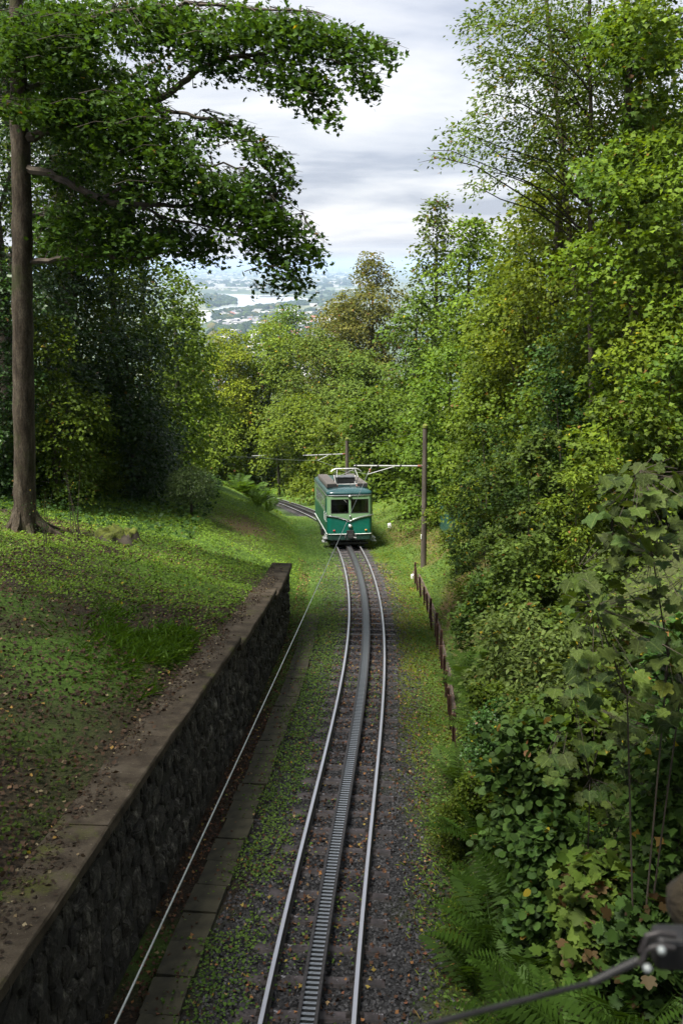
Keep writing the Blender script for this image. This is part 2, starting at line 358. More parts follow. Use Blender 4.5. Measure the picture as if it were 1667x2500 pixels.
tp = t.nodes.new('ShaderNodeBsdfTransparent'); tp.inputs['Color'].default_value = (.55, .60, .58, 1); fr = t.nodes.new('ShaderNodeFresnel'); fr.inputs['IOR'].default_value = 1.5
mx = t.nodes.new('ShaderNodeMixShader'); t.links.new(fr.outputs[0], mx.inputs[0]); t.links.new(tp.outputs[0], mx.inputs[1]); t.links.new(g.outputs[0], mx.inputs[2]); t.links.new(mx.outputs[0], o.inputs[0]); M['glass'] = m
M['house_wall'] = mottled('house_wall', [(.3, (.42, .41, .39)), (.7, (.58, .57, .55))], .05, .8, 0, 0, coord='Object')
M['house_cream'] = mottled('house_cream', [(.3, (.55, .47, .36)), (.7, (.70, .62, .50))], .05, .8, 0, 0)
M['roof_dark'] = mottled('roof_dark', [(.3, (.08, .08, .09)), (.7, (.16, .16, .17))], .1, .8, 0, 0)
M['roof_red'] = mottled('roof_red', [(.3, (.20, .07, .045)), (.7, (.34, .13, .085))], .1, .8, 0, 0)
M['post_paint'] = mottled('post_paint', [(.3, (.32, .30, .26)), (.7, (.50, .48, .43))], 7, .7, 0, .3, .003)

# ground sheet: colours from masks stored per vertex (what lies there), broken up with noise
m, t, b, o = mat('ground')
at = t.nodes.new('ShaderNodeAttribute'); at.attribute_name = 'tint'; sx = t.nodes.new('ShaderNodeSeparateColor'); t.links.new(at.outputs['Color'], sx.inputs[0])
n1 = noise(t, 2.2, 6, .6); n2 = noise(t, 26, 5, .7); n3 = noise(t, 9, 5, .65)
vor = t.nodes.new('ShaderNodeTexVoronoi'); vor.inputs['Scale'].default_value = 26; tcn = t.nodes.new('ShaderNodeTexCoord'); t.links.new(tcn.outputs['Object'], vor.inputs['Vector'])
soil = ramp(t, n2.outputs['Fac'], [(.3, (.012, .009, .006)), (.5, (.035, .026, .017)), (.7, (.070, .050, .030))])
grass = ramp(t, n3.outputs['Fac'], [(.3, (.026, .058, .007)), (.5, (.058, .112, .014)), (.7, (.098, .165, .028))])
grav = ramp(t, vor.outputs['Color'], [(.1, (.007, .007, .008)), (.5, (.022, .022, .024)), (.9, (.055, .055, .060))])
c = mix(t, soil.outputs[0], grass.outputs[0], sx.outputs[1]); c = mix(t, c, grav.outputs[0], sx.outputs[0])
straw = ramp(t, n2.outputs['Fac'], [(.3, (.045, .034, .014)), (.7, (.13, .095, .038))]); c = mix(t, c, straw.outputs[0], sx.outputs[2])
t.links.new(c, b.inputs['Base Color']); b.inputs['Roughness'].default_value = .95; b.inputs['Specular IOR Level'].default_value = .2
bump(t, b, n2.outputs['Fac'], .8, .05); M['ground'] = m
# far plain
m, t, b, o = mat('plain'); geo = t.nodes.new('ShaderNodeNewGeometry')
v1 = t.nodes.new('ShaderNodeTexVoronoi'); v1.inputs['Scale'].default_value = .0032; mpn = t.nodes.new('ShaderNodeMapping'); mpn.inputs['Scale'].default_value = (1, .55, 1)
t.links.new(geo.outputs['Position'], mpn.inputs[0]); t.links.new(mpn.outputs[0], v1.inputs['Vector'])
r_ = ramp(t, v1.outputs['Color'], [(.15, (.030, .055, .022)), (.4, (.075, .105, .040)), (.6, (.17, .175, .09)), (.8, (.05, .08, .03)), (.92, (.30, .27, .18))])
n1 = noise(t, .012, 6, .7, vec=geo.outputs['Position']); r2 = ramp(t, n1.outputs['Fac'], [(.42, (0, 0, 0)), (.56, (1, 1, 1))])
c = mix(t, r_.outputs[0], (.024, .044, .018), r2.outputs[0]); t.links.new(c, b.inputs['Base Color']); b.inputs['Roughness'].default_value = .95; M['plain'] = m
m, t, b, o = mat('river'); b.inputs['Base Color'].default_value = (.34, .36, .35, 1); b.inputs['Roughness'].default_value = .12; b.inputs['IOR'].default_value = 1.33
b.inputs['Specular IOR Level'].default_value = .8
geo = t.nodes.new('ShaderNodeNewGeometry'); n1 = noise(t, .05, 4, .6, vec=geo.outputs['Position']); bump(t, b, n1.outputs['Fac'], .08, .5); M['river'] = m


# ------------------------------------------------------------------ terrain
def build_terrain():
    offs = np.unique(np.round(np.concatenate([
        np.linspace(-420, -60, 14), np.linspace(-60, -14, 24), np.arange(-14, -3.1, .3), np.arange(-3.1, -2.7, .1), [-2.63, -2.61], np.arange(-2.5, 2.0, .22),
        np.arange(2.0, 2.4, .06), np.arange(2.4, 9, .3), np.linspace(9, 50, 28), np.linspace(50, 420, 14)]), 3))
    ys = np.concatenate([np.arange(-8, 28, .35), np.arange(28, 30, .2), np.arange(30, 62, .4), np.linspace(62, 160, 40), np.linspace(165, 980, 30)])
    Y, O = np.meshgrid(ys, offs, indexing='ij'); X = xc(Y) + O
    Z = ground(X, Y)
    ny, nx = Y.shape
    idx = np.arange(ny * nx).reshape(ny, nx)
    q = np.stack([idx[:-1, :-1], idx[:-1, 1:], idx[1:, 1:], idx[1:, :-1]], -1).reshape(-1, 4)
    tris = np.concatenate([q[:, [0, 1, 2]], q[:, [0, 2, 3]]])
    nn = (fbm(X * 1.3, Y * 1.3, 3) - .5)
    d = np.abs(O)
    grav = (1 - smooth(1.25, 1.9, np.where(O > 0, O + .1 + .45 * smooth(11, 20, Y), d) + nn * 1.3)) * (1 - .35 * smooth(25, 45, Y) * smooth(.9, 1.2, d))
    grass = np.where(O < 0, smooth(-.1, .3, fbm(X * .45, Y * .45, 3) - .62 + .026 * (Y - 12) - .035 * np.maximum(d - 6, 0)), .35 + .5 * smooth(14, 34, Y) - .05 * np.maximum(d - 4, 0))
    grass = np.clip(grass, 0, 1)
    straw = np.where(O > 0, smooth(.0, .12, fbm(X * .5 + 4, Y * .5, 3) - .50) * smooth(1.6, 2.2, d) * (1 - smooth(3.5, 5.5, d)) * smooth(18, 28, Y) * (1 - smooth(44, 60, Y)), 0)
    # bare brown patch on the left bank above the ferns
    pc = PY(600, 1235, 41.0); straw = np.maximum(straw, np.where(O < 0, np.exp(-(((X - pc[0]) / 1.3) ** 2 + ((Y - pc[1]) / 3.4) ** 2)) * 1.4, 0))
    col = np.stack([np.clip(grav, 0, 1), grass, np.clip(straw, 0, 1)], -1).reshape(-1, 3)
    me = set_mesh('hillside', np.stack([X, Y, Z], -1).reshape(-1, 3), tris, mats=[M['ground']], smooth_=True, col=col)
    o = link('hillside', me); tag(o, kind='structure', label='wooded hillside with the cutting for the railway', cat='hillside')
    return o
build_terrain()

PLAIN = CZ - 205.0
def disc(name, r0, z, mat_, n=128):
    rs = [0, 300, 900, 2000, 4000, 8000, 16000, 30000, r0]
    v = [(0, 0, z)]; f = []
    for i, r in enumerate(rs[1:]):
        for j in range(n): g = 2 * math.pi * j / n; v.append((r * math.cos(g), r * math.sin(g), z))
    for j in range(n): f.append((0, 1 + j, 1 + (j + 1) % n))
    for i in range(len(rs) - 2):
        for j in range(n):
            a = 1 + i * n + j; b_ = 1 + i * n + (j + 1) % n; f.append((a, a + n, b_ + n, b_))
    return tag(link(name, set_mesh(name, v, polys=f, mats=[mat_])), kind='structure')
pl = disc('valley_plain', 46000, PLAIN, M['plain'])
tag(pl, 'hazy flat river plain with fields, woods and towns far below', 'plain')
# river outline, projected from the photo on to the level of the plain
rv = [(430, 716), (540, 717), (600, 719), (660, 721), (716, 725), (760, 729), (840, 738), (840, 741), (770, 739), (722, 736), (690, 739), (641, 745), (600, 751), (575, 755), (550, 761), (535, 766),
      (526, 774), (516, 782), (500, 790), (440, 790), (440, 775), (500, 768), (515, 757), (540, 748), (560, 744), (572, 740), (579, 734), (577, 728), (566, 723), (540, 721), (430, 720)]
rp = [PZ(px, py, PLAIN + 1.5) for px, py in rv]
bmr = bmesh.new(); bmr.faces.new([bmr.verts.new(tuple(p)) for p in rp]); bmesh.ops.triangulate(bmr, faces=bmr.faces[:])
mer = bpy.data.meshes.new('river'); bmr.to_mesh(mer); bmr.free(); mer.materials.append(M['river'])
if mer.polygons[0].normal.z < 0: mer.flip_normals()
tag(link('river', mer), 'pale broad river bending across the far plain', 'river', kind='structure')

# ------------------------------------------------------------------ railway track
def frame(y):
    """position and axes on the track at distance y: across, along, up"""
    p = np.array([float(xc(y)), y, float(zr(y))]); q = np.array([float(xc(y + .2)), y + .2, float(zr(y + .2))])
    a = q - p; a /= np.linalg.norm(a); r_ = np.cross(a, (0, 0, 1)); r_ /= np.linalg.norm(r_); u = np.cross(r_, a)
    return p, r_, a, u
track = thing('railway_track', 'steep single rack railway track with two shiny rails and a ladder rack', 'railway track', (float(xc(9)), 9, float(zr(9))))
TO = np.array(track.location)
arc_y = [-3.0]
while arc_y[-1] < 112:
    y = arc_y[-1]; s = math.hypot(1, float(zr(y + .1) - zr(y)) / .1); s = math.hypot(s, float(xc(y + .1) - xc(y)) / .1); arc_y.append(y + .1 / s)
arc_y = np.array(arc_y)                      # one entry for every 0.1 m of track
def extrude_profile(prof, offx, name, mats, ys, midx=None, closed=True):
    v = []; f = []; k = len(prof); mm = []
    for y in ys:
        p, r_, a, u = frame(y)
        for (x, z) in prof: v.append(p + r_ * (offx + x) + u * z - TO)
    n = len(ys)
    for i in range(n - 1):
        for j in range(k):
            f.append((i * k + j, i * k + (j + 1) % k, (i + 1) * k + (j + 1) % k, (i + 1) * k + j)); mm.append(midx[j] if midx else 0)
    me = set_mesh(name, v, polys=f, mats=mats, midx=mm)
    return link(name, me, track)
ysr = arc_y[::4]
railp = [(-.029, -.006), (-.024, 0), (.024, 0), (.029, -.006), (.029, -.034), (.009, -.046), (.009, -.112), (.055, -.128), (.055, -.14), (-.055, -.14), (-.055, -.128), (-.009, -.112), (-.009, -.046), (-.029, -.034)]
rm = [1, 1, 1, 0, 0, 0, 0, 0, 0, 0, 0, 0, 0, 0]
for s in (-1, 1): extrude_profile(railp, s * .53, 'rail', [M['rail_side'], M['rail_top']], ysr, rm)
for s in (-1, 1):       # side channels of the ladder rack
    extrude_profile([(-.012 * s, .03), (.028 * s, .03), (.028 * s, .018), (0, .018), (0, -.085), (.028 * s, -.085), (.028 * s, -.10), (-.012 * s, -.10)][::s], s * .092, 'rack_side', [M['rack_steel']], ysr)
tooth_me = MB(); tooth_me.add([(-.082, -.015, -.055), (.082, -.015, -.055), (.082, .015, -.055), (-.082, .015, -.055), (-.082, -.024, .006), (.082, -.024, .006), (.082, .024, .006), (-.082, .024, .006)],
                              [(0, 1, 2, 3), (4, 7, 6, 5), (0, 4, 5, 1), (1, 5, 6, 2), (2, 6, 7, 3), (3, 7, 4, 0)])
tooth_mesh = tooth_me.mesh('tooth', M['tooth_steel'])
def place(o, p, r_, a, u, sc=(1, 1, 1)):
    mt = Matrix(((r_[0] * sc[0], a[0] * sc[1], u[0] * sc[2], p[0]), (r_[1] * sc[0], a[1] * sc[1], u[1] * sc[2], p[1]), (r_[2] * sc[0], a[2] * sc[1], u[2] * sc[2], p[2]), (0, 0, 0, 1)))
    o.matrix_local = mt
i0 = int(np.searchsorted(arc_y, 8.6)); rest = MB()
for k in range(i0, len(arc_y)):
    p, r_, a, u = frame(arc_y[k]); p = p - TO
    if k < i0 + 300: place(link('tooth', tooth_mesh, track), p, r_, a, u)
    else: rest.add([p + r_ * q[0] + a * q[1] + u * q[2] for q in tooth_me.v], tooth_me.f)
tag(rest.build('tooth_run', M['tooth_steel'], track), kind='stuff')
slm = MB()          # steel trough sleeper
for z0, z1, w0, w1, L0, L1 in ((-.24, -.145, .26, .15, 1.80, 1.74),):
    slm.add([(-L0/2, -w0/2, z0), (L0/2, -w0/2, z0), (L0/2, w0/2, z0), (-L0/2, w0/2, z0), (-L1/2, -w1/2, z1), (L1/2, -w1/2, z1), (L1/2, w1/2, z1), (-L1/2, w1/2, z1)],
            [(0, 3, 2, 1), (4, 5, 6, 7), (0, 1, 5, 4), (1, 2, 6, 5), (2, 3, 7, 6), (3, 0, 4, 7)])
sl_mesh = slm.mesh('sleeper', M['sleeper'])
clm = MB().add([(-.03, -.045, -.145), (.03, -.045, -.145), (.03, .045, -.145), (-.03, .045, -.145), (-.02, -.03, -.105), (.02, -.03, -.105), (.02, .03, -.105), (-.02, .03, -.105)], [(0, 3, 2, 1), (4, 5, 6, 7), (0, 1, 5, 4), (1, 2, 6, 5), (2, 3, 7, 6), (3, 0, 4, 7)])
cl_mesh = clm.mesh('rail_clip', M['rail_side'])
k = int(np.searchsorted(arc_y, 8.3)); SLEEPER_Y = []
while k < len(arc_y):
    p, r_, a, u = frame(arc_y[k]); SLEEPER_Y.append(arc_y[k])
    g = rng.normal(0, .012); r2 = r_ * math.cos(g) + a * math.sin(g); a2 = np.cross(u, r2)
    s_ = link('sleeper', sl_mesh, track); place(s_, p - TO + u * rng.normal(0, .005), r2, a2, u)
    if arc_y[k] < 26:
        for x_ in (-.605, -.455, .455, .605): link('rail_clip', cl_mesh, s_, (x_, 0, 0))
    k += 7

# ------------------------------------------------------------------ retaining wall with coping
wall = thing('retaining_wall', 'tall dark rubble retaining wall with stepped concrete coping', 'wall', (float(xc(10)) - WALL_D, 10, float(zr(10))))
WO = np.array(wall.location)
def wall_body():
    v = []; f = []; ys = list(np.arange(-6, 29.2, .6)) + [29.22]
    for y in ys:
        x = float(xc(y)); z = float(zr(y)); h = float(coping_h(y)) - .11
        for dx, dz in ((-WALL_D - .06, -.6), (-WALL_D - .10, h), (-WALL_D - .52, h), (-WALL_D - .52, -.6)): v.append(np.array([x + dx, y, z + dz]) - WO)
    for i in range(len(ys) - 1):
        for j in range(4): f.append((i * 4 + j, i * 4 + (j + 1) % 4, i * 4 + 4 + (j + 1) % 4, i * 4 + 4 + j))
    f += [(0, 1, 2, 3), tuple(len(v) - 4 + q for q in (3, 2, 1, 0))]
    link('core', set_mesh('core', v, polys=f, mats=[M['mortar']]), wall)
wall_body()
for y0, y1, h in SEG:
    # concrete coping laid in lengths with joints
    cuts = list(np.arange(y1, y0, -2.9))[::-1]
    if cuts[0] > y0 + .5: cuts = [y0] + cuts
    for a_, b_ in zip(cuts[:-1], cuts[1:]):
        v = []; f = []; ys = np.linspace(a_ + .004, b_ - .004, 7)
        for y in ys:
            x = float(xc(y)); z = float(zr(y)) + h
            w0, w1 = -WALL_D + .05, -WALL_D - WALL_T
            for dx, dz in ((w0, -.13), (w0, -.02), (w0 - .02, 0), (w1 + .02, .02), (w1, 0), (w1, -.13)):
                v.append(np.array([x + dx + rng.normal(0, .004), y, z + dz + rng.normal(0, .004)]) - WO)
        for i in range(len(ys) - 1):
            for j in range(6): f.append((i * 6 + j, i * 6 + (j + 1) % 6, i * 6 + 6 + (j + 1) % 6, i * 6 + 6 + j))
        f += [tuple(range(6)), tuple(len(v) - 1 - q for q in range(6))]
        link('coping_slab', set_mesh('coping_slab', v, polys=f, mats=[M['concrete']]), wall)
def stone_mesh(seed):
    r_ = np.random.default_rng(seed); g = 3; v = []; f = []
    # irregular polygon face, domed
    n = 9; ang = np.sort(r_.uniform(0, 2 * math.pi, n) * .25 + np.linspace(0, 2 * math.pi, n, endpoint=False)); rad = r_.uniform(.40, .56, n)
    for lay, (s, dp) in enumerate(((1.0, -.5), (1.0, .15), (.78, .42), (.35, .55))):
        for a_, q in zip(ang, rad):
            cx = np.sign(math.cos(a_)) * abs(math.cos(a_)) ** .7; cz = np.sign(math.sin(a_)) * abs(math.sin(a_)) ** .7
            v.append((dp + r_.normal(0, .07) * (lay > 0), cx * q * s, cz * q * s))
    for l in range(3):
        for j in range(n): f.append((l * n + j, l * n + (j + 1) % n, l * n + n + (j + 1) % n, l * n + n + j))
    f.append(tuple(3 * n + j for j in range(n)))
    return set_mesh('stone', v, polys=f, mats=[M['wall_stone']])
stone_ms = [stone_mesh(i) for i in range(9)]
stones = []
y = 5.0
for row in range(8):
    y = 5.0 + rng.uniform(0, .3)
    while y < 29.1:
        wdt = rng.uniform(.24, .52) ; h = float(coping_h(y)); rows = 8; rh = (h - .12 + .12) / rows
        stones.append((y + wdt / 2, -.12 + rh * (row + .5) + rng.normal(0, .06), wdt * rng.uniform(.85, 1.2), rh * rng.uniform(.8, 1.45))); y += wdt
stones.sort(key=lambda q: abs(q[0] - 9.5) if q[0] > 8 else 99)
big = MB()
for i, (y, h, wd, hh) in enumerate(stones):
    p = np.array([float(xc(y)) - WALL_D - .085, y, float(zr(y)) + h]) - WO
    me = stone_ms[rng.integers(9)]; g = rng.normal(0, .12); sgn = rng.choice([-1, 1])
    a = np.array([0, math.cos(g), -.1263 + math.sin(g)]); a /= np.linalg.norm(a); r_ = np.array([1.0, 0, 0]); u = np.cross(r_, a)
    sx = .10 + rng.uniform(-.02, .05)
    if i < 300: o_ = link('stone', me, wall); place(o_, p, r_, a, u, (sx, wd * sgn, hh))
    else:
        vv = [p + r_ * q.co[0] * sx + a * q.co[1] * wd + u * q.co[2] * hh for q in me.vertices]; big.add(vv, [tuple(q.vertices) for q in me.polygons])
tag(big.build('rubble_stones', M['wall_stone'], wall), kind='stuff')

# ------------------------------------------------------------------ drain slabs between wall and ballast
edg = thing('drain_cover', 'row of mossy concrete drain cover slabs along the wall foot', 'drain cover', (float(xc(10)) - 1.75, 10, float(zr(10))))
EO = np.array(edg.location); y = 7.0
sm = MB().box((0, 0, 0), (.47, .735, .09)).mesh('slab', M['slab'])
while y < 30.5:
    p, r_, a, u = frame(y); tl = rng.normal(0, .02); u2 = u + r_ * tl; u2 /= np.linalg.norm(u2); r2 = np.cross(a, u2)
    yaw = rng.normal(0, .012); a2 = a * math.cos(yaw) + r2 * math.sin(yaw); r3 = np.cross(a2, u2)
    s_ = link('slab', sm, edg); place(s_, p + r_ * (-1.74 + rng.normal(0, .012)) + u * (BALLAST + .015 + rng.normal(0, .008) - .03 * max(0, y - 22) / 8) - EO, r3, a2, u2); y += .75

# ------------------------------------------------------------------ rusty post and plank fence
fen = thing('retaining_fence', 'low rusty post fence holding old grey planks against the bank', 'fence', (float(xc(25)) + 2.05, 25, float(zr(25))))
FO = np.array(fen.location)
pm = MB(); pm.box((0, 0, .30), (.065, .012, 1.3)); pm.box((-.03, 0, .30), (.012, .075, 1.3)); pm.box((.03, 0, .3), (.014, .05, 1.3))
post_mesh = pm.mesh('post', M['rust'])
for i, y in enumerate(np.arange(18.4, 35.2, 1.12)):
    p, r_, a, u = frame(y); o_ = link('post', post_mesh, fen)
    up = np.array([rng.normal(-.03, .03), rng.normal(0, .03), 1]); up /= np.linalg.norm(up); a2 = np.cross(up, r_); a2 /= np.linalg.norm(a2); r2 = np.cross(a2, up)
    place(o_, p + r_ * (2.03 + rng.normal(0, .02)) + np.array([0, 0, BALLAST - .02]) - FO, r2, a2, up, (1, 1, rng.uniform(.75, 1.05) if y > 18 else .7))
plk = MB().box((0, 0, 0), (.05, 1, .21)).mesh('plank', M['old_plank'])
for lv in range(2):
    y = 18.8 + lv * .8
    while y < 34.8:
        L = 2.24; p, r_, a, u = frame(y + L / 2); o_ = link('plank', plk, fen)
        place(o_, p + r_ * (2.105 + .03 * lv + rng.normal(0, .01)) + np.array([0, 0, BALLAST + .17 + .225 * lv + rng.normal(0, .015)]) - FO, r_, a, u, (1, L * .99, 1)); y += L
# ------------------------------------------------------------------ catenary masts and wires
def mast(base, top, arm_h, arm_tip, stay, label, rad=.115):
    base = np.array(base, float); top = np.array(top, float)
    t_ = thing('catenary_mast', label, 'mast', base, 'masts of the overhead line')
    L = top - base
    mb = MB(); mb.tube([L * q - np.array([0, 0, .6]) * (q == 0) for q in (0, .25, .5, .75, 1)], [rad, rad * .98, rad * .92, rad * .86, rad * .80], 14); mb.build('pole', M['mast'], t_, True)
    MB().lathe(L, (0, 0, 1), [(-.05, rad * .95), (.04, rad * .95), (.10, rad * .4)], 12).build('pole_cap', M['moss'], t_, True)
    a0 = base + L * arm_h; a1 = np.array(arm_tip, float)
    dr = a1 - a0; ln = np.linalg.norm(dr); dr /= ln
    MB().tube([-dr * .12 + a0 - base, a1 - base], .028, 8).build('arm', M['galv'], t_, True)
    for q in (.05, .34, .66, .97):
        MB().lathe(a0 + dr * ln * q - base - dr * .03, dr, [(0, .045), (.06, .045)], 8).build('clamp', M['dark_steel'], t_)
    MB().lathe(a0 - base + dr * .10, dr, [(0, .02), (.02, .055), (.05, .03), (.08, .055), (.11, .03), (.14, .055), (.17, .02)], 10).build('insulator', M['insulator'], t_, True)
    s0 = a0 + dr * ln * .40; s1 = np.array(stay, float)
    MB().tube([s0 - base, s1 - base], .016, 6).build('registration_arm', M['galv'], t_)
    h0 = a0 + dr * ln * .74
    MB().tube([h0 - base, s1 - base + np.array([0, 0, .02])], .010, 6).build('dropper', M['galv'], t_)
    MB().lathe((h0 + s1) / 2 - base - np.array([0, 0, .08]), (0, 0, 1), [(0, .015), (.02, .04), (.06, .025), (.10, .04), (.14, .015)], 8).build('insulator', M['insulator'], t_, True)
    MB().box(L * .22 + np.array([-rad, -rad * .4, 0]), (.02, .10, .16)).build('number_plate', M['white_paint'], t_)
    return t_
def gz(p): return np.array([p[0], p[1], float(ground(p[0], p[1]))])
b1 = gz(PY(1033, 1405, 36.0)); t1 = PY(1038, 1042, 36.0); t1[1] = 36.1
k1 = PY(1034, 1138, 36.05); w1_ = PY(897, 1158, 36.0)
mast(b1, t1, (k1[2] - b1[2]) / (t1[2] - b1[2]), PY(864, 1137, 36.2), w1_, 'nearest tall wooden mast beside the tram, on the grassy bank', .108)
b2 = gz(PY(848, 1230, 57.5)); t2 = PY(847, 1072, 57.5); k2 = PY(848, 1108, 57.5); w2_ = PY(776, 1124, 57.4)
mast(b2, t2, (k2[2] - b2[2]) / (t2[2] - b2[2]), PY(740, 1112, 57.4), w2_, 'wooden mast rising right behind the tram roof', .125)
b3 = gz(PY(683, 1217, 96)); t3 = PY(676, 1086, 96); k3 = PY(677, 1110, 96); w3_ = PY(630, 1116, 96.3)
mast(b3, t3, (k3[2] - b3[2]) / (t3[2] - b3[2]), PY(615, 1113, 96.3), w3_, 'thin distant mast standing where the track bends away left', .15)
w0 = PY(268, 2500, 4.2)
wp = []
for a_, b_, n_, sag in ((w0 + (w0 - w1_) * .25, w1_, 16, .10), (w1_, w2_, 10, .06), (w2_, w3_, 10, .08), (w3_, w3_ + np.array([-9, 26, -5.0]), 4, 0)):
    for q in np.linspace(0, 1, n_, endpoint=False): wp.append(a_ * (1 - q) + b_ * q - np.array([0, 0, sag * 4 * q * (1 - q)]))
wo = wp[0]; tag(MB().tube([p - wo for p in wp], .006, 6).build('contact_wire', M['wire'], None, True, loc=wo), 'long pale overhead contact wire running down above the track', 'wire')
fw = [t1 - np.array([0, 0, .15]), (t1 + t2) / 2 - np.array([0, 0, .4]), t2 - np.array([0, 0, .15]), (t2 + t3) / 2 - np.array([0, 0, .5]), t3 - np.array([0, 0, .1])]
tag(MB().tube([p - fw[0] for p in fw], .008, 5).build('feeder_cable', M['dark_steel'], None, True, loc=fw[0]), 'thin dark cable strung between the mast tops', 'cable')

# ------------------------------------------------------------------ tram
def build_tram():
    yf = 43.4; L = 9.4; Wd = 2.26
    p0, r0, a0, u0 = frame(yf); p1, _, _, _ = frame(yf + L * .78)
    a = p1 - p0; a /= np.linalg.norm(a); r_ = np.cross(a, (0, 0, 1)); r_ /= np.linalg.norm(r_); u = np.cross(r_, a)
    T = link('tram', None); tag(T, 'green rack railway railcar with silver V trim coming up the track', 'railcar')
    T.matrix_world = Matrix(((r_[0], a[0], u[0], p0[0]), (r_[1], a[1], u[1], p0[1]), (r_[2], a[2], u[2], p0[2]), (0, 0, 0, 1))) @ Matrix.Translation((.06, 0, 0)) @ Matrix.Diagonal((.915, .92, .87, 1))
    # local frame: x right, y back along the car (front face at y=0), z up from rail top
    hw = Wd / 2; rc = .22; Z0 = .40
    def plan(s):
        """point and outward normal on the plan outline; s=0 front centre, positive to the right"""
        sg = 1 if s >= 0 else -1; q = abs(s); fl = hw - rc; arc = rc * math.pi / 2
        bow = lambda x: .05 * (x / hw) ** 2
        if q <= fl: x, y, n = q, bow(q), (0, -1)
        elif q <= fl + arc: g = (q - fl) / rc; x, y, n = fl + rc * math.sin(g), bow(fl) + rc * (1 - math.cos(g)), (math.sin(g), -math.cos(g))
        else: x, y, n = hw, bow(fl) + rc + (q - fl - arc), (1, 0)
        return np.array([sg * x, y]), np.array([sg * n[0], n[1]])
    SM = hw - rc + rc * math.pi / 2; SE = SM + L - rc - .05     # end of corner, end of side
    def panel(s0, s1, z0, z1, name, mt, parent=T, th=.05, out=0.0):
        f0 = z0 if callable(z0) else (lambda s: z0); f1 = z1 if callable(z1) else (lambda s: z1)
        brk = [s for s in np.concatenate([np.linspace(-SM, SM, 41), [0]]) if s0 < s < s1]
        ss = sorted(set([s0, s1] + brk)); v = []; f = []
        for s in ss:
            p, n = plan(s)
            for (dd, zz_) in ((out, f0(s)), (out, f1(s)), (-th, f1(s)), (-th, f0(s))): v.append((p[0] + n[0] * dd, p[1] + n[1] * dd, zz_))
        for i in range(len(ss) - 1):
            for j in range(4): f.append((i * 4 + j, i * 4 + 4 + j, i * 4 + 4 + (j + 1) % 4, i * 4 + (j + 1) % 4))
        f += [(0, 1, 2, 3), tuple(len(v) - 1 - q for q in range(4))]
        o_ = link(name, set_mesh(name, v, polys=f, mats=[mt], smooth_=True), parent); o_.data.set_sharp_from_angle(angle=R(35)); return o_
    def zb(s):            # waist line with the V at the front
        q = abs(s) / (hw - .02); return Z0 + 1.27 if q >= 1 else Z0 + 1.27 - .30 * (1 - q) ** 1.6 * (1 - .15 * math.sin(q * math.pi))
    ZT = Z0 + 2.33
    # side windows from the corner backwards
    fw0, fw1 = .055, hw - .19               # front window half spans
    door0, door1 = SM + .12, SM + .86
    wins = [(SM + 1.05 + i * 1.12, SM + 1.05 + i * 1.12 + .94) for i in range(6)]
    wins = [(a_, min(b_, SE - .6)) for a_, b_ in wins]; door2 = (wins[-1][1] + .18, wins[-1][1] + .9)
    panel(-SE, SE, Z0, Z0 + .30, 'skirt', M['tram_skirt'], out=-.015)
    panel(-SE, SE, Z0 + .30, zb, 'lower_panel', M['tram_dark'])
    WB, WT = Z0 + 1.40, Z0 + 2.15
    panel(-SE, SE, zb, WB, 'waist_panel', M['tram_pale'], out=-.002)
    panel(-SE, SE, WT, ZT, 'header_panel', M['tram_pale'])
    panel(-fw0, fw0, WB, WT, 'pillar', M['tram_pale'])
    for s in (-1, 1):
        spans = sorted([(fw1, door0), (door1, wins[0][0])] + [(wins[i][1], wins[i + 1][0]) for i in range(5)] + [(wins[5][1], SE)])
        for a_, b_ in spans: panel(min(s * a_, s * b_), max(s * a_, s * b_), WB, WT, 'pillar', M['tram_pale'])
        # front window with rubber frame
        a_, b_ = fw0, fw1
        w = panel(min(s * a_, s * b_), max(s * a_, s * b_), WB, WT, 'windscreen', M['glass'], th=.012, out=-.016)
        for (q0, q1, y0, y1) in ((a_, a_ + .03, WB, WT), (b_ - .03, b_, WB, WT), (a_ + .03, b_ - .03, WB, WB + .03), (a_ + .03, b_ - .03, WT - .03, WT)):
            panel(min(s * q0, s * q1), max(s * q0, s * q1), y0, y1, 'window_frame', M['black'], w, th=.03, out=.006)
        for (a_, b_) in wins:
            w = panel(min(s * a_, s * b_), max(s * a_, s * b_), WB, WT, 'side_window', M['glass'], th=.012, out=-.016)
            for (q0, q1, y0, y1) in ((a_, a_ + .025, WB, WT), (b_ - .025, b_, WB, WT), (a_ + .025, b_ - .025, WB, WB + .025), (a_ + .025, b_ - .025, WT - .025, WT), (a_ + .025, b_ - .025, WT - .25, WT - .23)):
                panel(min(s * q0, s * q1), max(s * q0, s * q1), y0, y1, 'window_frame', M['chrome'], w, th=.02, out=.004)
        for (a_, b_) in ((door0, door1),):
            d_ = panel(min(s * a_, s * b_), max(s * a_, s * b_), Z0 + .2, WB, 'door', M['tram_dark'], th=.01, out=.012)
            w = panel(min(s * a_, s * b_), max(s * a_, s * b_), WB, WT, 'door_window', M['glass'], d_, th=.012, out=-.016)
            for q in (a_, b_ - .03): panel(min(s * q, s * (q + .03)), max(s * q, s * (q + .03)), WB, WT, 'door_frame', M['tram_dark'], d_, th=.02, out=.012)
            for q in (a_ - .06, b_ + .03):
                p, n = plan(s * q); MB().tube([(p[0] + n[0] * .01, p[1], WB - .45), (p[0] + n[0] * .07, p[1], WB - .42), (p[0] + n[0] * .07, p[1], WB - .02), (p[0] + n[0] * .01, p[1], WB + .01)], .014, 6).build('grab_rail', M['white_paint'], d_)
            p, n = plan(s * (a_ + b_) / 2); st = MB(); st.box((p[0] + s * .06, p[1], Z0 + .02), (.26, .78, .03)); st.box((p[0] + s * .12, p[1], Z0 - .16), (.24, .7, .03)); st.build('door_step', M['galv'], d_)
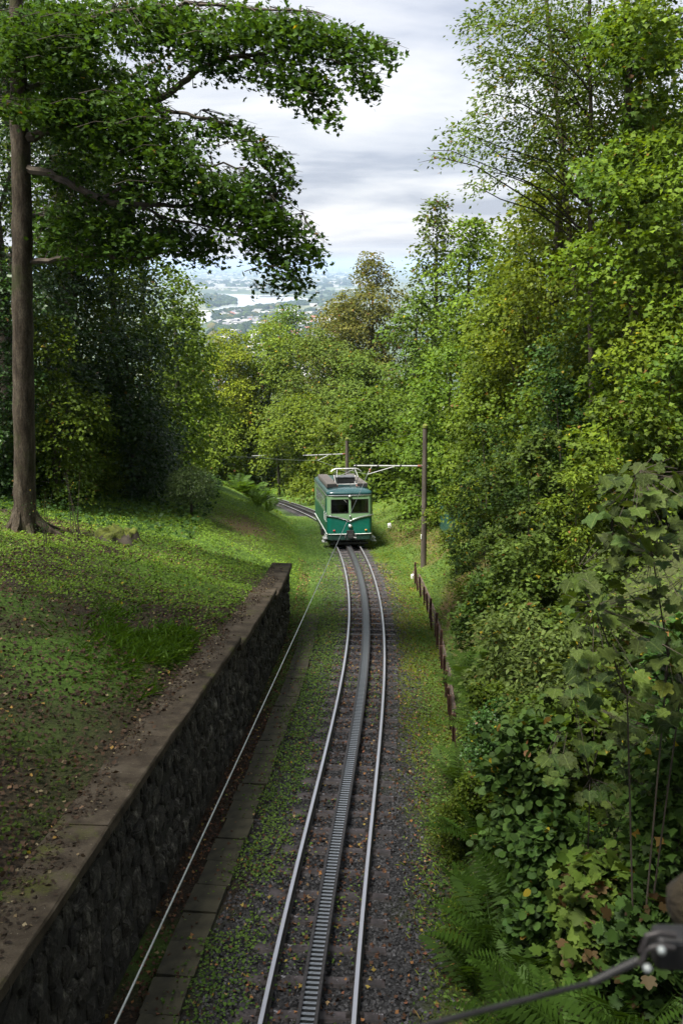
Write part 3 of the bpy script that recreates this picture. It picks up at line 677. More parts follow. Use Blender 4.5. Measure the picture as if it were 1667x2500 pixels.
            for q in (-.34, .34): MB().tube([(p[0], p[1] + q, Z0 + .28), (p[0] + s * .16, p[1] + q, Z0 - .16)], .015, 6).build('step_bracket', M['white_paint'], d_)
    # silver V trim, roof strip, bottom strip
    def strip(zf, s0, s1, rad, name, mt, fl=1.0):
        pts = []
        for s in np.linspace(s0, s1, 90):
            p, n = plan(s); pts.append((p[0] + n[0] * .012, p[1] + n[1] * .012, zf(s)))
        return MB().tube(pts, rad, 8).build(name, mt, T, True)
    strip(zb, -SM - .10, SM + .10, .044, 'v_trim', M['chrome'])
    strip(lambda s: ZT + .015, -SE + .05, SE - .05, .03, 'cornice_strip', M['chrome'])
    strip(lambda s: Z0 + .30, -SE + .05, SE - .05, .017, 'bottom_strip', M['white_paint'])
    # rear wall, floor, interior
    by = L
    MB().box((0, by - .03, Z0 + 1.16), (Wd - .12, .06, 2.30)).build('rear_wall', M['tram_dark'], T)
    inn = MB(); inn.box((0, L / 2, Z0 + .36), (Wd - .2, L - .4, .06)); inn.box((0, 1.9, Z0 + 1.2), (Wd - .2, .05, 1.7)); inn.box((0, L / 2, ZT - .05), (Wd - .2, L - .4, .04)); inn.build('cab_interior', M['interior'], T)
    MB().box((.55, .62, Z0 + 1.36), (.95, .42, .09)).build('cab_seat', M['red_seat'], T)
    MB().box((-.55, .34, Z0 + 1.30), (.9, .3, .16)).build('driver_desk', M['black'], T)
    MB().box((-.52, .16, WT - .16), (.82, .012, .32)).build('sun_blind', M['roof_grey'], T)
    mr_ = MB(); mr_.lathe((-.25, .24, Z0 + 1.47), (0, 0, 1), [(0, .01), (.12, .012), (.13, .03), (.16, .028)], 8); mr_.build('control_lever', M['chrome'], T)
    # wiper and small mirror
    MB().tube([(-.92, -.035, Z0 + 1.30), (-1.0 + .02, -.03, Z0 + 1.50), (-1.0 + .02, -.03, Z0 + 1.76)], .010, 6).build('wiper', M['galv'], T)
    MB().tube([(-.30, -.02, WT - .02), (-.16, -.03, WT - .17)], .012, 6).build('wiper', M['galv'], T)
    # roof: lofted dome with overhanging edge
    v = []; f = []; prof = [(1.0, 0), (1.02, .05), (1.01, .12), (.965, .19), (.86, .25), (.66, .30), (.40, .335), (.18, .345), (.0, .35)]
    ring = []
    for s in np.linspace(-SE, SE, 121): ring.append(plan(s)[0])
    ring = np.array(ring); cy = L / 2; k = len(prof)
    for (q, h) in prof:
        for p in ring:
            ins = (1 - q) * hw
            fx = np.clip(abs(p[0]) - ins, 0, None) * np.sign(p[0]) if q < 1 else p[0] * q
            fy = p[1] + min(ins * .75, .9) * (1 if p[1] < cy else -1) if q < 1 else p[1] - .03 * (q > 1) * (p[1] < .4)
            fx = fx if q <= 1 else p[0] * q
            v.append((fx, np.clip(fy, -.05, L), ZT + .03 + h))
    n_ = len(ring)
    for i in range(k - 1):
        for j in range(n_ - 1): f.append((i * n_ + j, i * n_ + j + 1, (i + 1) * n_ + j + 1, (i + 1) * n_ + j))
    f.append(tuple(range(n_))[::-1])
    for i in range(k - 1): f.append((i * n_, (i + 1) * n_, (i + 1) * n_ + n_ - 1, i * n_ + n_ - 1))
    roof = link('roof', set_mesh('roof', v, polys=f, mats=[M['tram_roof']], smooth_=True), T); roof.data.set_sharp_from_angle(angle=R(50))
    RT = ZT + .38
    # slatted resistor boxes along both roof edges
    for s in (-1, 1):
        bx = MB(); x0 = s * .78; yb0, yb1 = 1.15, 7.6
        bx.box((x0, (yb0 + yb1) / 2, RT + .03), (.50, yb1 - yb0, .20)); o_ = bx.build('resistor_box', M['dark_steel'], T)
        for i in range(6): MB().box((x0 - .21 + i * .084, (yb0 + yb1) / 2, RT + .155), (.05, yb1 - yb0 + .06, .035)).build('slat', M['slat_grey'], o_)
        MB().box((x0 + s * .255, (yb0 + yb1) / 2, RT + .05), (.02, yb1 - yb0, .17)).build('side_board', M['slat_grey'], o_)
        MB().box((x0, yb0 - .012, RT + .05), (.5, .02, .17)).build('end_board', M['black'], o_)
    ub = MB(); ub.box((0, 2.9, RT + .22), (.98, 1.3, .34)); o_ = ub.build('roof_unit', M['dark_steel'], T, bevel=.03); MB().box((0, 2.9, RT + .41), (1.04, 1.36, .04)).build('unit_lid', M['roof_grey'], o_)
    # pantograph
    P = MB(); bz = RT + .10; yp = 1.35
    for y in (yp, yp + 1.0): P.tube([(-.56, y, bz), (.56, y, bz)], .035, 8)
    for x in (-.5, .5): P.tube([(x, yp, bz), (x, yp + 1.0, bz)], .025, 6)
    P.build('pantograph_base', M['galv'], T, True)
    A = MB(); hz = bz + .42; tz = bz + .80
    for s in (-1, 1):
        A.tube([(s * .50, yp + .1, bz), (s * .55, yp - .30, hz), (s * .46, yp + .35, tz)], .020, 6)
        A.tube([(s * .50, yp + .9, bz), (s * .55, yp + 1.25, hz), (s * .46, yp + .5, tz)], .020, 6)
    A.tube([(-.55, yp - .30, hz), (.46, yp + .35, tz)], .014, 6); A.tube([(.55, yp + 1.25, hz), (-.46, yp + .5, tz)], .014, 6)
    A.build('pantograph_arm', M['galv'], T, True)
    for y in (yp + .30, yp + .55):
        MB().tube([(-.78, y, tz - .14), (-.68, y, tz - .04), (-.52, y, tz + .02), (.52, y, tz + .02), (.68, y, tz - .04), (.78, y, tz - .14)], .022, 6).build('contact_strip', M['galv'], T, True)
    for x, y in ((-.5, yp), (.5, yp), (-.5, yp + 1), (.5, yp + 1)):
        MB().lathe((x, y, RT - .06), (0, 0, 1), [(0, .03), (.03, .055), (.06, .03), (.09, .055), (.12, .03), (.16, .03)], 8).build('insulator', M['insulator'], T, True)
    cb = MB(); cb.tube([(-.9, .6, RT - .07), (-.3, .9, RT + .02), (.1, 1.1, RT + .05), (.6, .85, RT + .0)], .018, 6); cb.build('roof_cable', M['black'], T, True)
    for x in (.45, .1): MB().lathe((x, .55 + x * .2, RT - .10), (0, 0, 1), [(0, .04), (.05, .03), (.12, .02)], 8).build('roof_vent', M['dark_steel'], T, True)
    # lamps
    def lamp(x, z, r1, name, y=0.0, mt='lamp_glass', rim='chrome'):
        o_ = MB().lathe((x, y + .03, z), (0, -1, 0), [(0, r1), (.07, r1 * 1.08), (.10, r1 * 1.0), (.105, r1 * .84)], 20).build(name, M[rim], T, True)
        MB().lathe((x, y - .058, z), (0, -1, 0), [(0, r1 * .86), (.025, r1 * .72), (.045, r1 * .4), (.05, .005)], 20).build('lens', M[mt], o_, True)
    lamp(0, ZT - .02, .085, 'top_headlight', rim='black'); lamp(.0, Z0 + .73, .10, 'headlight')
    lamp(0, Z0 + 1.27, .045, 'round_badge', mt='white_paint')
    for x, mt in ((-.80, 'red_lens'), (.80, 'amber_lens')):
        o_ = MB().box((x, .02, Z0 + .50), (.12, .05, .085)).build('marker_lamp', M['chrome'], T, bevel=.015); MB().box((x, -.012, Z0 + .50), (.095, .04, .062)).build('lens', M[mt], o_, bevel=.02)
    # buffer / coupler and undercarriage
    bf = MB(); bf.box((0, -.02, Z0 + .40), (.36, .16, .20)); bf.box((0, -.10, Z0 + .27), (.26, .22, .10)); bf.box((0, -.18, Z0 + .16), (.30, .10, .14)); bf.build('coupler', M['black'], T, bevel=.015)
    hs = MB()
    for x in (-.24, .18, .26): hs.tube([(x, .0, Z0 + .26), (x * 1.05, -.12, Z0 + .12), (x * .8, -.10, Z0 - .02), (x * .5, .0, Z0 + .02)], .022, 6)
    hs.build('brake_hose', M['black'], T, True); MB().lathe((.16, -.20, Z0 + .14), (1, 0, -.2), [(0, .03), (.14, .03)], 8).build('coupling_head', M['galv'], T)
    fr_ = MB(); fr_.box((0, L / 2, Z0 - .02), (1.7, L - .8, .24)); fr_.box((0, .35, .16), (1.9, .14, .12)); fr_.build('underframe', M['black'], T)
    wm = MB().lathe((0, 0, 0), (1, 0, 0), [(-.06, .30), (.03, .30), (.035, .33), (.06, .33)], 24).mesh('wheel', M['rail_side'])
    for y in (2.0, 3.9, 6.4, 8.0):
        for s in (-1, 1): w = link('wheel', wm, T, (s * .53, y, .30))
    # left mirror / roof ladder bars seen at the side
    for s in (-1, 1):
        for q in (.0, .12): MB().tube([(s * (hw + .05), .5 + q, ZT - .05), (s * (hw + .055), .5 + q, WB - .1)], .012, 5).build('window_bar', M['dark_steel'], T)
        bk = MB(); bk.box((s * (hw + .03), 3.2, Z0 + .02), (.14, .6, .34)); bk.build('equipment_box', M['black'], T)
build_tram()

# ------------------------------------------------------------------ small things on the banks
def marker(px, py, Y, s, label):
    p = gz(PY(px, py, Y)); mb = MB()
    mb.lathe((0, 0, -.1), (0, 0, 1), [(0, .11 * s), (.30 * s, .105 * s), (.37 * s, .09 * s), (.40 * s, .03)], 10)
    o_ = mb.build('marker_stone', M['white_stone'], None, True, loc=p); o_.rotation_euler = (rng.normal(0, .1), R(-12), rng.uniform(0, 3)); o_.scale = (1, .8, 1)
    tag(o_, label, 'marker stone', 'white marker stones on the grass bank')
marker(1009, 1360, 36.5, .8, 'stubby white marker stone just left of the nearest mast foot')
marker(953, 1225, 49, .95, 'white marker stone on the grass right behind the tram')
marker(1013, 1222, 50, .85, 'white marker stone high on the bank beside the mast')
def stump(px, py, Y, r1, h, label):
    p = gz(PY(px, py, Y)); v = []; f = []; n = 18; r_ = np.random.default_rng(int(px))
    lob = 1 + .25 * np.sin(np.arange(n) * 2 * math.pi / n * 4 + 1) + r_.normal(0, .06, n)
    for (q, z) in ((1.55, -.15), (1.2, .05), (1.0, h * .5), (.95, h * .9), (.75, h), (.0, h * .9)):
        for j in range(n):
            g = 2 * math.pi * j / n; v.append((r1 * q * lob[j] * math.cos(g), r1 * q * lob[j] * math.sin(g), z + (r_.normal(0, .05) if z > 0 else 0)))
    for i in range(5):
        for j in range(n): f.append((i * n + j, i * n + (j + 1) % n, (i + 1) * n + (j + 1) % n, (i + 1) * n + j))
    mi = [1 if i < n * 2 else 0 for i in range(len(f))]
    t_ = thing('tree_stump', label, 'tree stump', p, 'mossy stumps on the lawn')
    link('wood', set_mesh('wood', v, polys=f, mats=[M['moss'], M['bark']], midx=mi, smooth_=True), t_)
stump(265, 1268, 27.0, .36, .34, 'low mossy tree stump on the lawn, the larger one')
stump(312, 1262, 27.6, .22, .24, 'small mossy stump right beside the larger stump')
# green mesh fence behind the mast
gf = []
for px, py, Y in ((1118, 1325, 36), (1105, 1300, 38.5), (1090, 1275, 41), (1075, 1250, 44), (1062, 1228, 48), (1054, 1212, 52)): gf.append(gz(PY(px, py, Y)))
t_ = thing('mesh_fence', 'dark green wire mesh fence half hidden in the bushes by the mast', 'fence', gf[0])
for p in gf: MB().tube([p - gf[0] - np.array([0, 0, .3]), p - gf[0] + np.array([0, 0, 1.35])], .03, 8).build('post', M['fence_green'], t_)
for a_, b_ in zip(gf[:-1], gf[1:]):
    mw = MB(); n = 22
    for i in range(n + 1):
        q = a_ * (1 - i / n) + b_ * i / n - gf[0]; mw.tube([q, q + np.array([0, 0, 1.25])], .006, 3, cap=False)
    for h in np.linspace(.05, 1.25, 9): mw.tube([a_ - gf[0] + np.array([0, 0, h]), b_ - gf[0] + np.array([0, 0, h])], .006, 3, cap=False)
    mw.build('mesh_panel', M['fence_green'], t_)

# ------------------------------------------------------------------ bridge railing end close to the lens
def railing():
    zc = 1.55
    a_ = PY(1655, 2330, 1.30); base = np.array([a_[0] + .05, 1.30, 5.9])
    t_ = thing('railing_post', 'blurred pale railing post at the lower right edge of the picture', 'post', base)
    top = PY(1660, 2290, 1.30)
    MB().tube([(0, 0, 0), (0, 0, top[2] - base[2] - .02)], .030, 16).build('shaft', M['post_paint'], t_, True)
    for z in (2450, 2330): 
        q = PY(1655, z, 1.30); MB().lathe((0, 0, q[2] - base[2]), (0, 0, 1), [(-.008, .034), (.008, .034)], 16).build('collar', M['dark_steel'], t_, True)
    q0 = PY(1600, 2312, 1.30) - base; MB().box((q0[0] + .03, 0, q0[2]), (.07, .045, .055)).build('bracket', M['dark_steel'], t_, bevel=.008)
    f0 = PY(1600, 2300, 1.28)
    c_ = thing('cable_clevis', 'blurred steel clevis fitting with bolts joining the cable to the post', 'fitting', f0)
    e0 = PY(1552, 2335, 1.28) - f0
    for k_, dz in ((0, .016), (1, -.006)):
        MB().tube([(.024, -.01, dz + .004), (0, -.012, dz + .010), (-.018, -.012, dz + .004), e0 + np.array([.004, -.01, dz])], .0055, 10).build('fork', M['rack_steel'], c_, True)
    for px, py in ((1612, 2318), (1578, 2362)):
        q = PY(px, py, 1.26) - f0; MB().lathe(q, (0, -1, .1), [(0, .007), (.006, .007), (.009, .004), (.010, .001)], 12).build('bolt', M['wire'], c_, True)
    c0 = PY(1556, 2345, 1.28); c1 = PY(1440, 2400, 1.26); c2 = PY(1080, 2492, 1.15); c3 = PY(900, 2540, 1.12)
    k_ = thing('railing_cable', 'blurred dark wire rope crossing the lower right corner', 'cable', c0)
    MB().tube([(0, 0, 0), c1 - c0], [.0075, .0062], 10).build('swaged_sleeve', M['dark_steel'], k_, True)
    MB().tube([c1 - c0, c2 - c0, c3 - c0], .0042, 8).build('rope', M['dark_steel'], k_, True)
    m0 = PY(1690, 2215, 1.5)
    t2_ = thing('mossy_post', 'blurred brown mossy wooden post end at the right edge', 'post', (m0[0], m0[1], m0[2]))
    MB().tube([(.02, 0, -.055), (.008, 0, -.03), (0, 0, .0), (-.004, 0, .025), (.004, 0, .045), (.012, 0, .055)], [.012, .036, .045, .043, .030, .008], 14).build('wood', M['old_wood'], t2_, True)
railing()
bd = thing('footbridge', 'bridge deck across the cutting that carries the railing', 'bridge', (0, -1.2, 5.4)); bdk = MB(); bdk.box((0, 0, 0), (16, 3.2, .3)); bdk.build('deck', M['concrete'], bd)
for q in (-1.45, 1.45): MB().box((0, q, -.35), (16, .25, .4)).build('girder', M['dark_steel'], bd)

# ------------------------------------------------------------------ foliage tools
def hit(px, py, ymax=140):
    """where the sight line of a photo pixel meets the hillside"""
    Y = np.linspace(5, ymax, 3000); dx = (px - 833.5) / FPX; v = -(py - 1250.0) / FPX
    s = Y / (cp + v * sp_); X = s * dx; Z = CZ + s * (-sp_ + v * cp)
    b = np.where(Z < ground(X, Y))[0]; i = b[0] if len(b) else len(Y) - 1
    return np.array([X[i], Y[i], float(ground(X[i], Y[i]))])

def poly_leaf(pts, fold=.12):
    """outline points -> fan with a slight fold along the midrib"""
    v = [(0, .35, 0)] + [(x, y, abs(x) * fold) for x, y in pts]; n = len(pts)
    return np.array(v), np.array([(0, 1 + i, 1 + (i + 1) % n) for i in range(n)])
T_MAPLE = poly_leaf([(0, .04), (.20, -.06), (.50, .10), (.56, .26), (.42, .36), (.62, .56), (.56, .72), (.30, .66), (.20, .86), (0, 1.0), (-.20, .86), (-.30, .66), (-.56, .72), (-.62, .56), (-.42, .36), (-.56, .26), (-.50, .10), (-.20, -.06)], .15)
# economical maple: five lobes, eight triangles
_mv = np.array([(0, 0, 0), (.52, .16, .09), (.34, .36, .03), (.58, .66, .09), (.26, .62, .02), (0, 1, -.06), (-.26, .62, .02), (-.58, .66, .09), (-.34, .36, .03), (-.52, .16, .09)])
T_MAPLE8 = (_mv, np.array([(0, 1, 2), (2, 3, 4), (4, 5, 6), (6, 7, 8), (8, 9, 0), (0, 2, 8), (2, 4, 6), (2, 6, 8)]))
T_STAR = (np.array([(0, 0, 0), (.55, .38, .08), (.25, .55, 0), (0, 1, -.08), (-.25, .55, 0), (-.55, .38, .08)]), np.array([(0, 1, 2), (2, 3, 4), (4, 5, 0), (0, 2, 4)]))
T_STAR6 = (np.array([(0, 0, 0), (.54, .26, .09), (.30, .46, .02), (.42, .78, .07), (0, .62, -.02), (0, 1, -.08), (-.42, .78, .07), (-.30, .46, .02), (-.54, .26, .09)]), np.array([(0, 1, 2), (0, 2, 7), (0, 7, 8), (2, 3, 4), (4, 6, 7), (2, 4, 7)]))
T_OVAL = (np.array([(0, 0, 0), (.26, .48, .06), (0, 1, -.05), (-.26, .48, .06)]), np.array([(0, 1, 2), (0, 2, 3)]))
T_WIDE = (np.array([(0, 0, 0), (.40, .45, .07), (0, 1, -.05), (-.40, .45, .07)]), np.array([(0, 1, 2), (0, 2, 3)]))
T_ROUND = poly_leaf([(0, 0), (.34, .16), (.44, .50), (.26, .84), (0, 1.0), (-.26, .84), (-.44, .50), (-.34, .16)], .10)
T_BLADE = (np.array([(-.04, 0, 0), (.04, 0, 0), (.012, .55, .10), (0, 1, .0)]), np.array([(0, 1, 2), (0, 2, 3)]))
T_STONE = (np.array([(.5, 0, .05), (-.45, .1, -.05), (.05, .5, 0), (-.1, -.5, .08), (.08, .06, .42)]) - np.array([0, 0, .06]),
           np.array([(0, 2, 4), (2, 1, 4), (1, 3, 4), (3, 0, 4)]))
def unit(v): return v / (np.linalg.norm(v, axis=-1, keepdims=True) + 1e-9)
def scatter(templ, pos, nrm, fwd, size, col, sx=None):
    """copies of one small template -> vertices, triangles, colours. template +y = fwd, +z = nrm"""
    tv, tt = templ; n = len(pos); k = len(tv)
    nrm = unit(nrm); f = unit(fwd - nrm * np.sum(fwd * nrm, 1, keepdims=True)); s = np.cross(f, nrm)
    size = np.broadcast_to(np.asarray(size, float), (n,)); sx_ = np.ones(n) if sx is None else sx
    V = (s[:, None, :] * (tv[None, :, 0:1] * sx_[:, None, None]) + f[:, None, :] * tv[None, :, 1:2] + nrm[:, None, :] * tv[None, :, 2:3]) * size[:, None, None] + pos[:, None, :]
    Tt = tt[None] + (np.arange(n) * k)[:, None, None]
    C = np.repeat(np.asarray(col)[:, None, :], k, 1)
    return V.reshape(-1, 3), Tt.reshape(-1, 3), C.reshape(-1, 3)
def leaf_colors(r_, n, pal, groups=None, spread=.28, odd=None, oddp=0.0):
    pal = np.array(pal); w = r_.random(n)[:, None] if groups is None else (groups * .65 + .35 * r_.random(n))[:, None]
    c = pal[0] * (1 - w) + pal[1] * w; c = c * (1 + r_.normal(0, spread, n))[:, None].clip(.4, 1.7)
    if odd is not None and oddp > 0:
        m_ = r_.random(n) < oddp; c[m_] = np.array(odd)[r_.integers(0, len(odd), m_.sum())] * r_.uniform(.7, 1.2, (m_.sum(), 1))
    return c.clip(.002, .9)
UP = np.array([0, 0, 1.0])
def spray_leaves(r_, cen, out_, rad, per, size, templ, pal, tilt=.35, flat=.22, odd=None, oddp=.02, spread=.28, droop=.25, rough=.5):
    """every spray = a fan of leaves in a tilted, slightly domed layer"""
    m_ = len(cen); n = m_ * per
    sn = unit(UP + out_ * tilt + r_.normal(0, .22, (m_, 3))); so = unit(out_ - sn * np.sum(out_ * sn, 1, keepdims=True) + 1e-4); ss = np.cross(sn, so)
    i = np.repeat(np.arange(m_), per); rd = np.sqrt(r_.random(n)); g = r_.uniform(0, 2 * math.pi, n)
    R_ = np.broadcast_to(np.asarray(rad, float), (m_,))[i]
    a = rd * np.cos(g) * R_; b = rd * np.sin(g) * R_ * .8
    pos = cen[i] + so[i] * a[:, None] + ss[i] * b[:, None] + sn[i] * (r_.normal(0, flat, n) * R_ * .5 - droop * rd ** 2 * R_)[:, None]
    fw = so[i] * (.5 + a / R_)[:, None] + ss[i] * (b / R_)[:, None] + r_.normal(0, .35, (n, 3)) - UP * .25
    nn = sn[i] + r_.normal(0, rough, (n, 3))
    sz = size * r_.uniform(.65, 1.2, n)
    gcol = r_.random(m_)[i]
    return scatter(templ, pos, nn, fw, sz, leaf_colors(r_, n, pal, gcol, spread, odd, oddp))
def join(parts):
    b = 0; V = []; T = []; C = []
    for v, t_, c in parts: V.append(v); T.append(t_ + b); C.append(c); b += len(v)
    return np.concatenate(V), np.concatenate(T), np.concatenate(C)

def crown_mesh(seed, H, Rr, low, n_lobes, n_spray, per, size, templ, pal, lobe=.30, odd=None, oddp=.02, top=1.0, matn='leaf', tilt=.45, spread=.28, shape=1.0, spray=None):
    """crown between low*H and H, radius Rr: leaf sprays over irregular lobes. Returns mesh, lobe centres"""
    r_ = np.random.default_rng(seed); cs = []; rs = []
    for i in range(n_lobes):
        q = (i + r_.random()) / n_lobes; h = low + (1 - low) * q
        prof = math.sin(math.pi * (.10 + .86 * q) ** shape) ** .7 if top else 1.0
        g = i * 2.399 + r_.normal(0, .4); rr = Rr * prof * r_.uniform(.45, .92)
        cs.append((rr * math.cos(g), rr * math.sin(g), H * h)); rs.append(lobe * Rr * r_.uniform(.7, 1.35) * (.65 + .35 * prof))
    cs = np.array(cs); rs = np.array(rs)
    w = rs ** 2 / np.sum(rs ** 2); i = r_.choice(n_lobes, n_spray, p=w)
    dv = unit(r_.normal(0, 1, (n_spray, 3)) + np.array([0, 0, .35])); dv[:, 2] *= .75
    q = r_.uniform(.55, 1.12, n_spray) ** .6
    cen = cs[i] + dv * (rs[i] * q)[:, None]
    ax = cen.copy(); ax[:, 2] = (ax[:, 2] - H * .6) * .25
    out_ = unit(unit(ax) + dv * .5)
    sr = spray if spray else size * 3.2
    V, T, C = spray_leaves(r_, cen, out_, sr * r_.uniform(.7, 1.3, n_spray), per, size, templ, pal, tilt=tilt, odd=odd, oddp=oddp, spread=spread)
    return set_mesh('crown', V, T, mats=[M[matn]], col=C), cs
def trunk_mesh(seed, H, r0, cs, lean=(0, 0), mt='bark', nlimb=10, top=.86, wob=.05):
    r_ = np.random.default_rng(seed); mb = MB(); k = 9
    zs = np.linspace(-.3, H * top, k); px_ = np.cumsum(r_.normal(0, wob, k)) * H * .02 + lean[0] * zs / H; py_ = np.cumsum(r_.normal(0, wob, k)) * H * .02 + lean[1] * zs / H
    rad = r0 * (1 - .82 * np.clip(zs / (H * top), 0, 1)); rad[0] *= 1.5
    mb.tube(np.stack([px_, py_, zs], 1), rad, 10)
    for c in cs[r_.permutation(len(cs))[:nlimb]]:
        z0 = max(H * .12, c[2] * r_.uniform(.45, .75)); x0 = np.interp(z0, zs, px_); y0 = np.interp(z0, zs, py_); a = np.array([x0, y0, z0]); rr = np.interp(z0, zs, rad) * .45
        mid = a * .5 + c * .5 + np.array([0, 0, -.06 * np.linalg.norm(c - a)]) + r_.normal(0, .08, 3) * np.linalg.norm(c - a) * .5
        mb.tube([a, a * .7 + mid * .3, mid, mid * .4 + c * .6, c], [rr, rr * .8, rr * .6, rr * .35, rr * .12], 5)
    return mb.mesh('trunk', M[mt], True)
def plant_tree(name, label, cat, base, tm, cm, group=None, rz=0, sc=1.0, col=(1, 1, 1), scz=None):
    t_ = thing(name, label, cat, base, group, rz); s3 = (sc, sc, scz if scz else sc); t_.scale = s3
    link('trunk', tm, t_); c = link('crown', cm, t_); c.color = (*col, 1); return t_

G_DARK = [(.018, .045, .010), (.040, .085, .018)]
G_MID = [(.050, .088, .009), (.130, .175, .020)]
G_LIGHT = [(.080, .135, .016), (.165, .22, .028)]
G_OLIVE = [(.058, .098, .016), (.125, .165, .030)]
G_BRONZE = [(.085, .098, .022), (.175, .150, .040)]
G_BLUE = [(.035, .085, .030), (.075, .140, .055)]
YEL = [(.30, .23, .02), (.22, .13, .03), (.15, .075, .03)]

# ------------------------------------------------------------------ the big maple on the left
def big_maple():
    r_ = np.random.default_rng(11)
    base = hit(62, 1300); Y0 = base[1]
    t_ = thing('maple_tree', 'tall maple with a bare straight trunk and long branches over the track, left foreground', 'maple tree', base)
    P = lambda px, py, dY=0.0: PY(px, py, Y0 + dY) - base
    k = Y0 / 2400.0
    tr = MB()
    pts = [(60, 1330, 30), (60, 1290, 27), (61, 1250, 31 / 1.1), (60, 1150, 28), (58, 950, 27.5), (57, 750, 26), (55, 550, 25), (52, 400, 24), (48, 250, 22), (43, 120, 19), (40, 0, 16), (38, -160, 12), (42, -330, 7)]
    rad = np.array([q[2] for q in pts]) * k * .92; rad[0] *= 2.0; rad[1] *= 1.45; rad[2] *= 1.1
    pf = []; rf = []
    for i_ in range(len(pts) - 1):
        for q in np.linspace(0, 1, 4, endpoint=False): pf.append(P(pts[i_][0] * (1 - q) + pts[i_ + 1][0] * q + (r_.normal(0, 1.3) if i_ > 1 else 0), pts[i_][1] * (1 - q) + pts[i_ + 1][1] * q)); rf.append((rad[i_] * (1 - q) + rad[i_ + 1] * q) * (r_.uniform(.96, 1.05) if i_ > 1 else 1))
    tr.tube(pf, rf, 20)
    for g in np.linspace(0, 6.28, 8)[:-1]:
        e_ = np.array([math.cos(g), math.sin(g), 0]) * r_.uniform(.55, .95); tr.tube([np.array([0, 0, .75]) + e_ * .22, e_ * .42 + np.array([0, 0, .28]), e_ * .75 + np.array([0, 0, .03]), e_ * 1.25 - np.array([0, 0, .18])], [.10, .13, .10, .05], 7)
    tr.build('trunk', M['bark_pale'], t_, True)
    br = [  # px, py, depth offset, radius in px
        [(66, 340, 0, 13), (110, 318, -.2, 11), (180, 305, -.5, 10), (270, 290, -.9, 9), (370, 250, -1.2, 8.5), (430, 215, -1.3, 7.5), (470, 178, -1.4, 7), (520, 155, -1.5, 6), (600, 138, -1.6, 5), (700, 120, -1.6, 4), (800, 108, -1.6, 3), (900, 100, -1.5, 1.5), (955, 108, -1.5, .8)],
        [(66, 415, 0, 11), (120, 425, -.3, 9), (180, 455, -.6, 8), (250, 487, -.8, 7), (330, 502, -1.0, 6), (430, 500, -1.0, 5), (540, 500, -1.0, 4), (640, 540, -1.0, 3), (730, 600, -1.0, 1.5), (780, 612, -1, .7)],
        [(78, 640, 0, 8), (140, 632, -.2, 6), (230, 622, -.3, 5.5), (330, 633, -.5, 4.5), (420, 612, -.6, 3), (510, 620, -.6, 1.2)],
        [(50, 130, 0, 11), (150, 70, -.4, 9), (280, 30, -.8, 7), (400, 18, -1.1, 5.5), (480, 6, -1.3, 4), (620, 20, -1.6, 3), (760, 30, -1.9, 1.5)],
        [(300, 284, -1, 6), (400, 268, -1.6, 4.5), (480, 285, -1.9, 3.6), (560, 300, -2, 3), (620, 345, -2, 2.2), (680, 390, -2, 1.6), (712, 440, -2, .8)],
        [(250, 487, -.8, 4.5), (330, 440, -1.4, 3.6), (430, 410, -1.8, 3), (520, 400, -2, 2.4), (600, 415, -2.2, 1.8), (680, 470, -2.2, 1.2), (740, 520, -2.3, .6)],
        [(330, 502, -1, 4), (430, 540, -1.6, 3), (540, 560, -1.9, 2.4), (620, 590, -2, 2), (690, 650, -2, 1.4), (735, 700, -2, .7)],
        [(600, 138, -1.6, 3.5), (680, 170, -2, 2.6), (740, 210, -2.2, 2), (790, 260, -2.3, 1.2), (820, 290, -2.3, .6)],
        [(700, 120, -1.6, 2.6), (790, 140, -1.9, 2), (860, 170, -2, 1.4), (915, 205, -2, .7)],
        [(64, 220, 0, 8), (120, 200, 1, 6.5), (220, 190, 1.8, 5), (330, 180, 2.5, 4), (430, 120, 3, 2.5), (520, 70, 3.2, 1.2)],
        [(58, 300, 0, 7), (20, 270, -.8, 5), (-40, 250, -1.6, 4)],
        [(66, 520, 0, 6), (110, 530, 1, 5), (220, 540, 2, 4), (340, 555, 2.6, 3), (450, 580, 3, 1.6)]]
    for q in br:
        pts_ = [P(a, b, c) for a, b, c, d in q]; rr = [d * k * .95 for *_, d in q]
        # refine with a slight crookedness
        pp = []; r2 = []
        for i in range(len(pts_) - 1):
            for s in np.linspace(0, 1, 3, endpoint=False): pp.append(pts_[i] * (1 - s) + pts_[i + 1] * s + r_.normal(0, .03, 3)); r2.append(rr[i] * (1 - s) + rr[i + 1] * s)
        pp.append(pts_[-1]); r2.append(rr[-1]); MB().tube(pp, r2, 7).build('branch', M['twig'] if q[0][3] < 6 else M['bark'], t_, True)
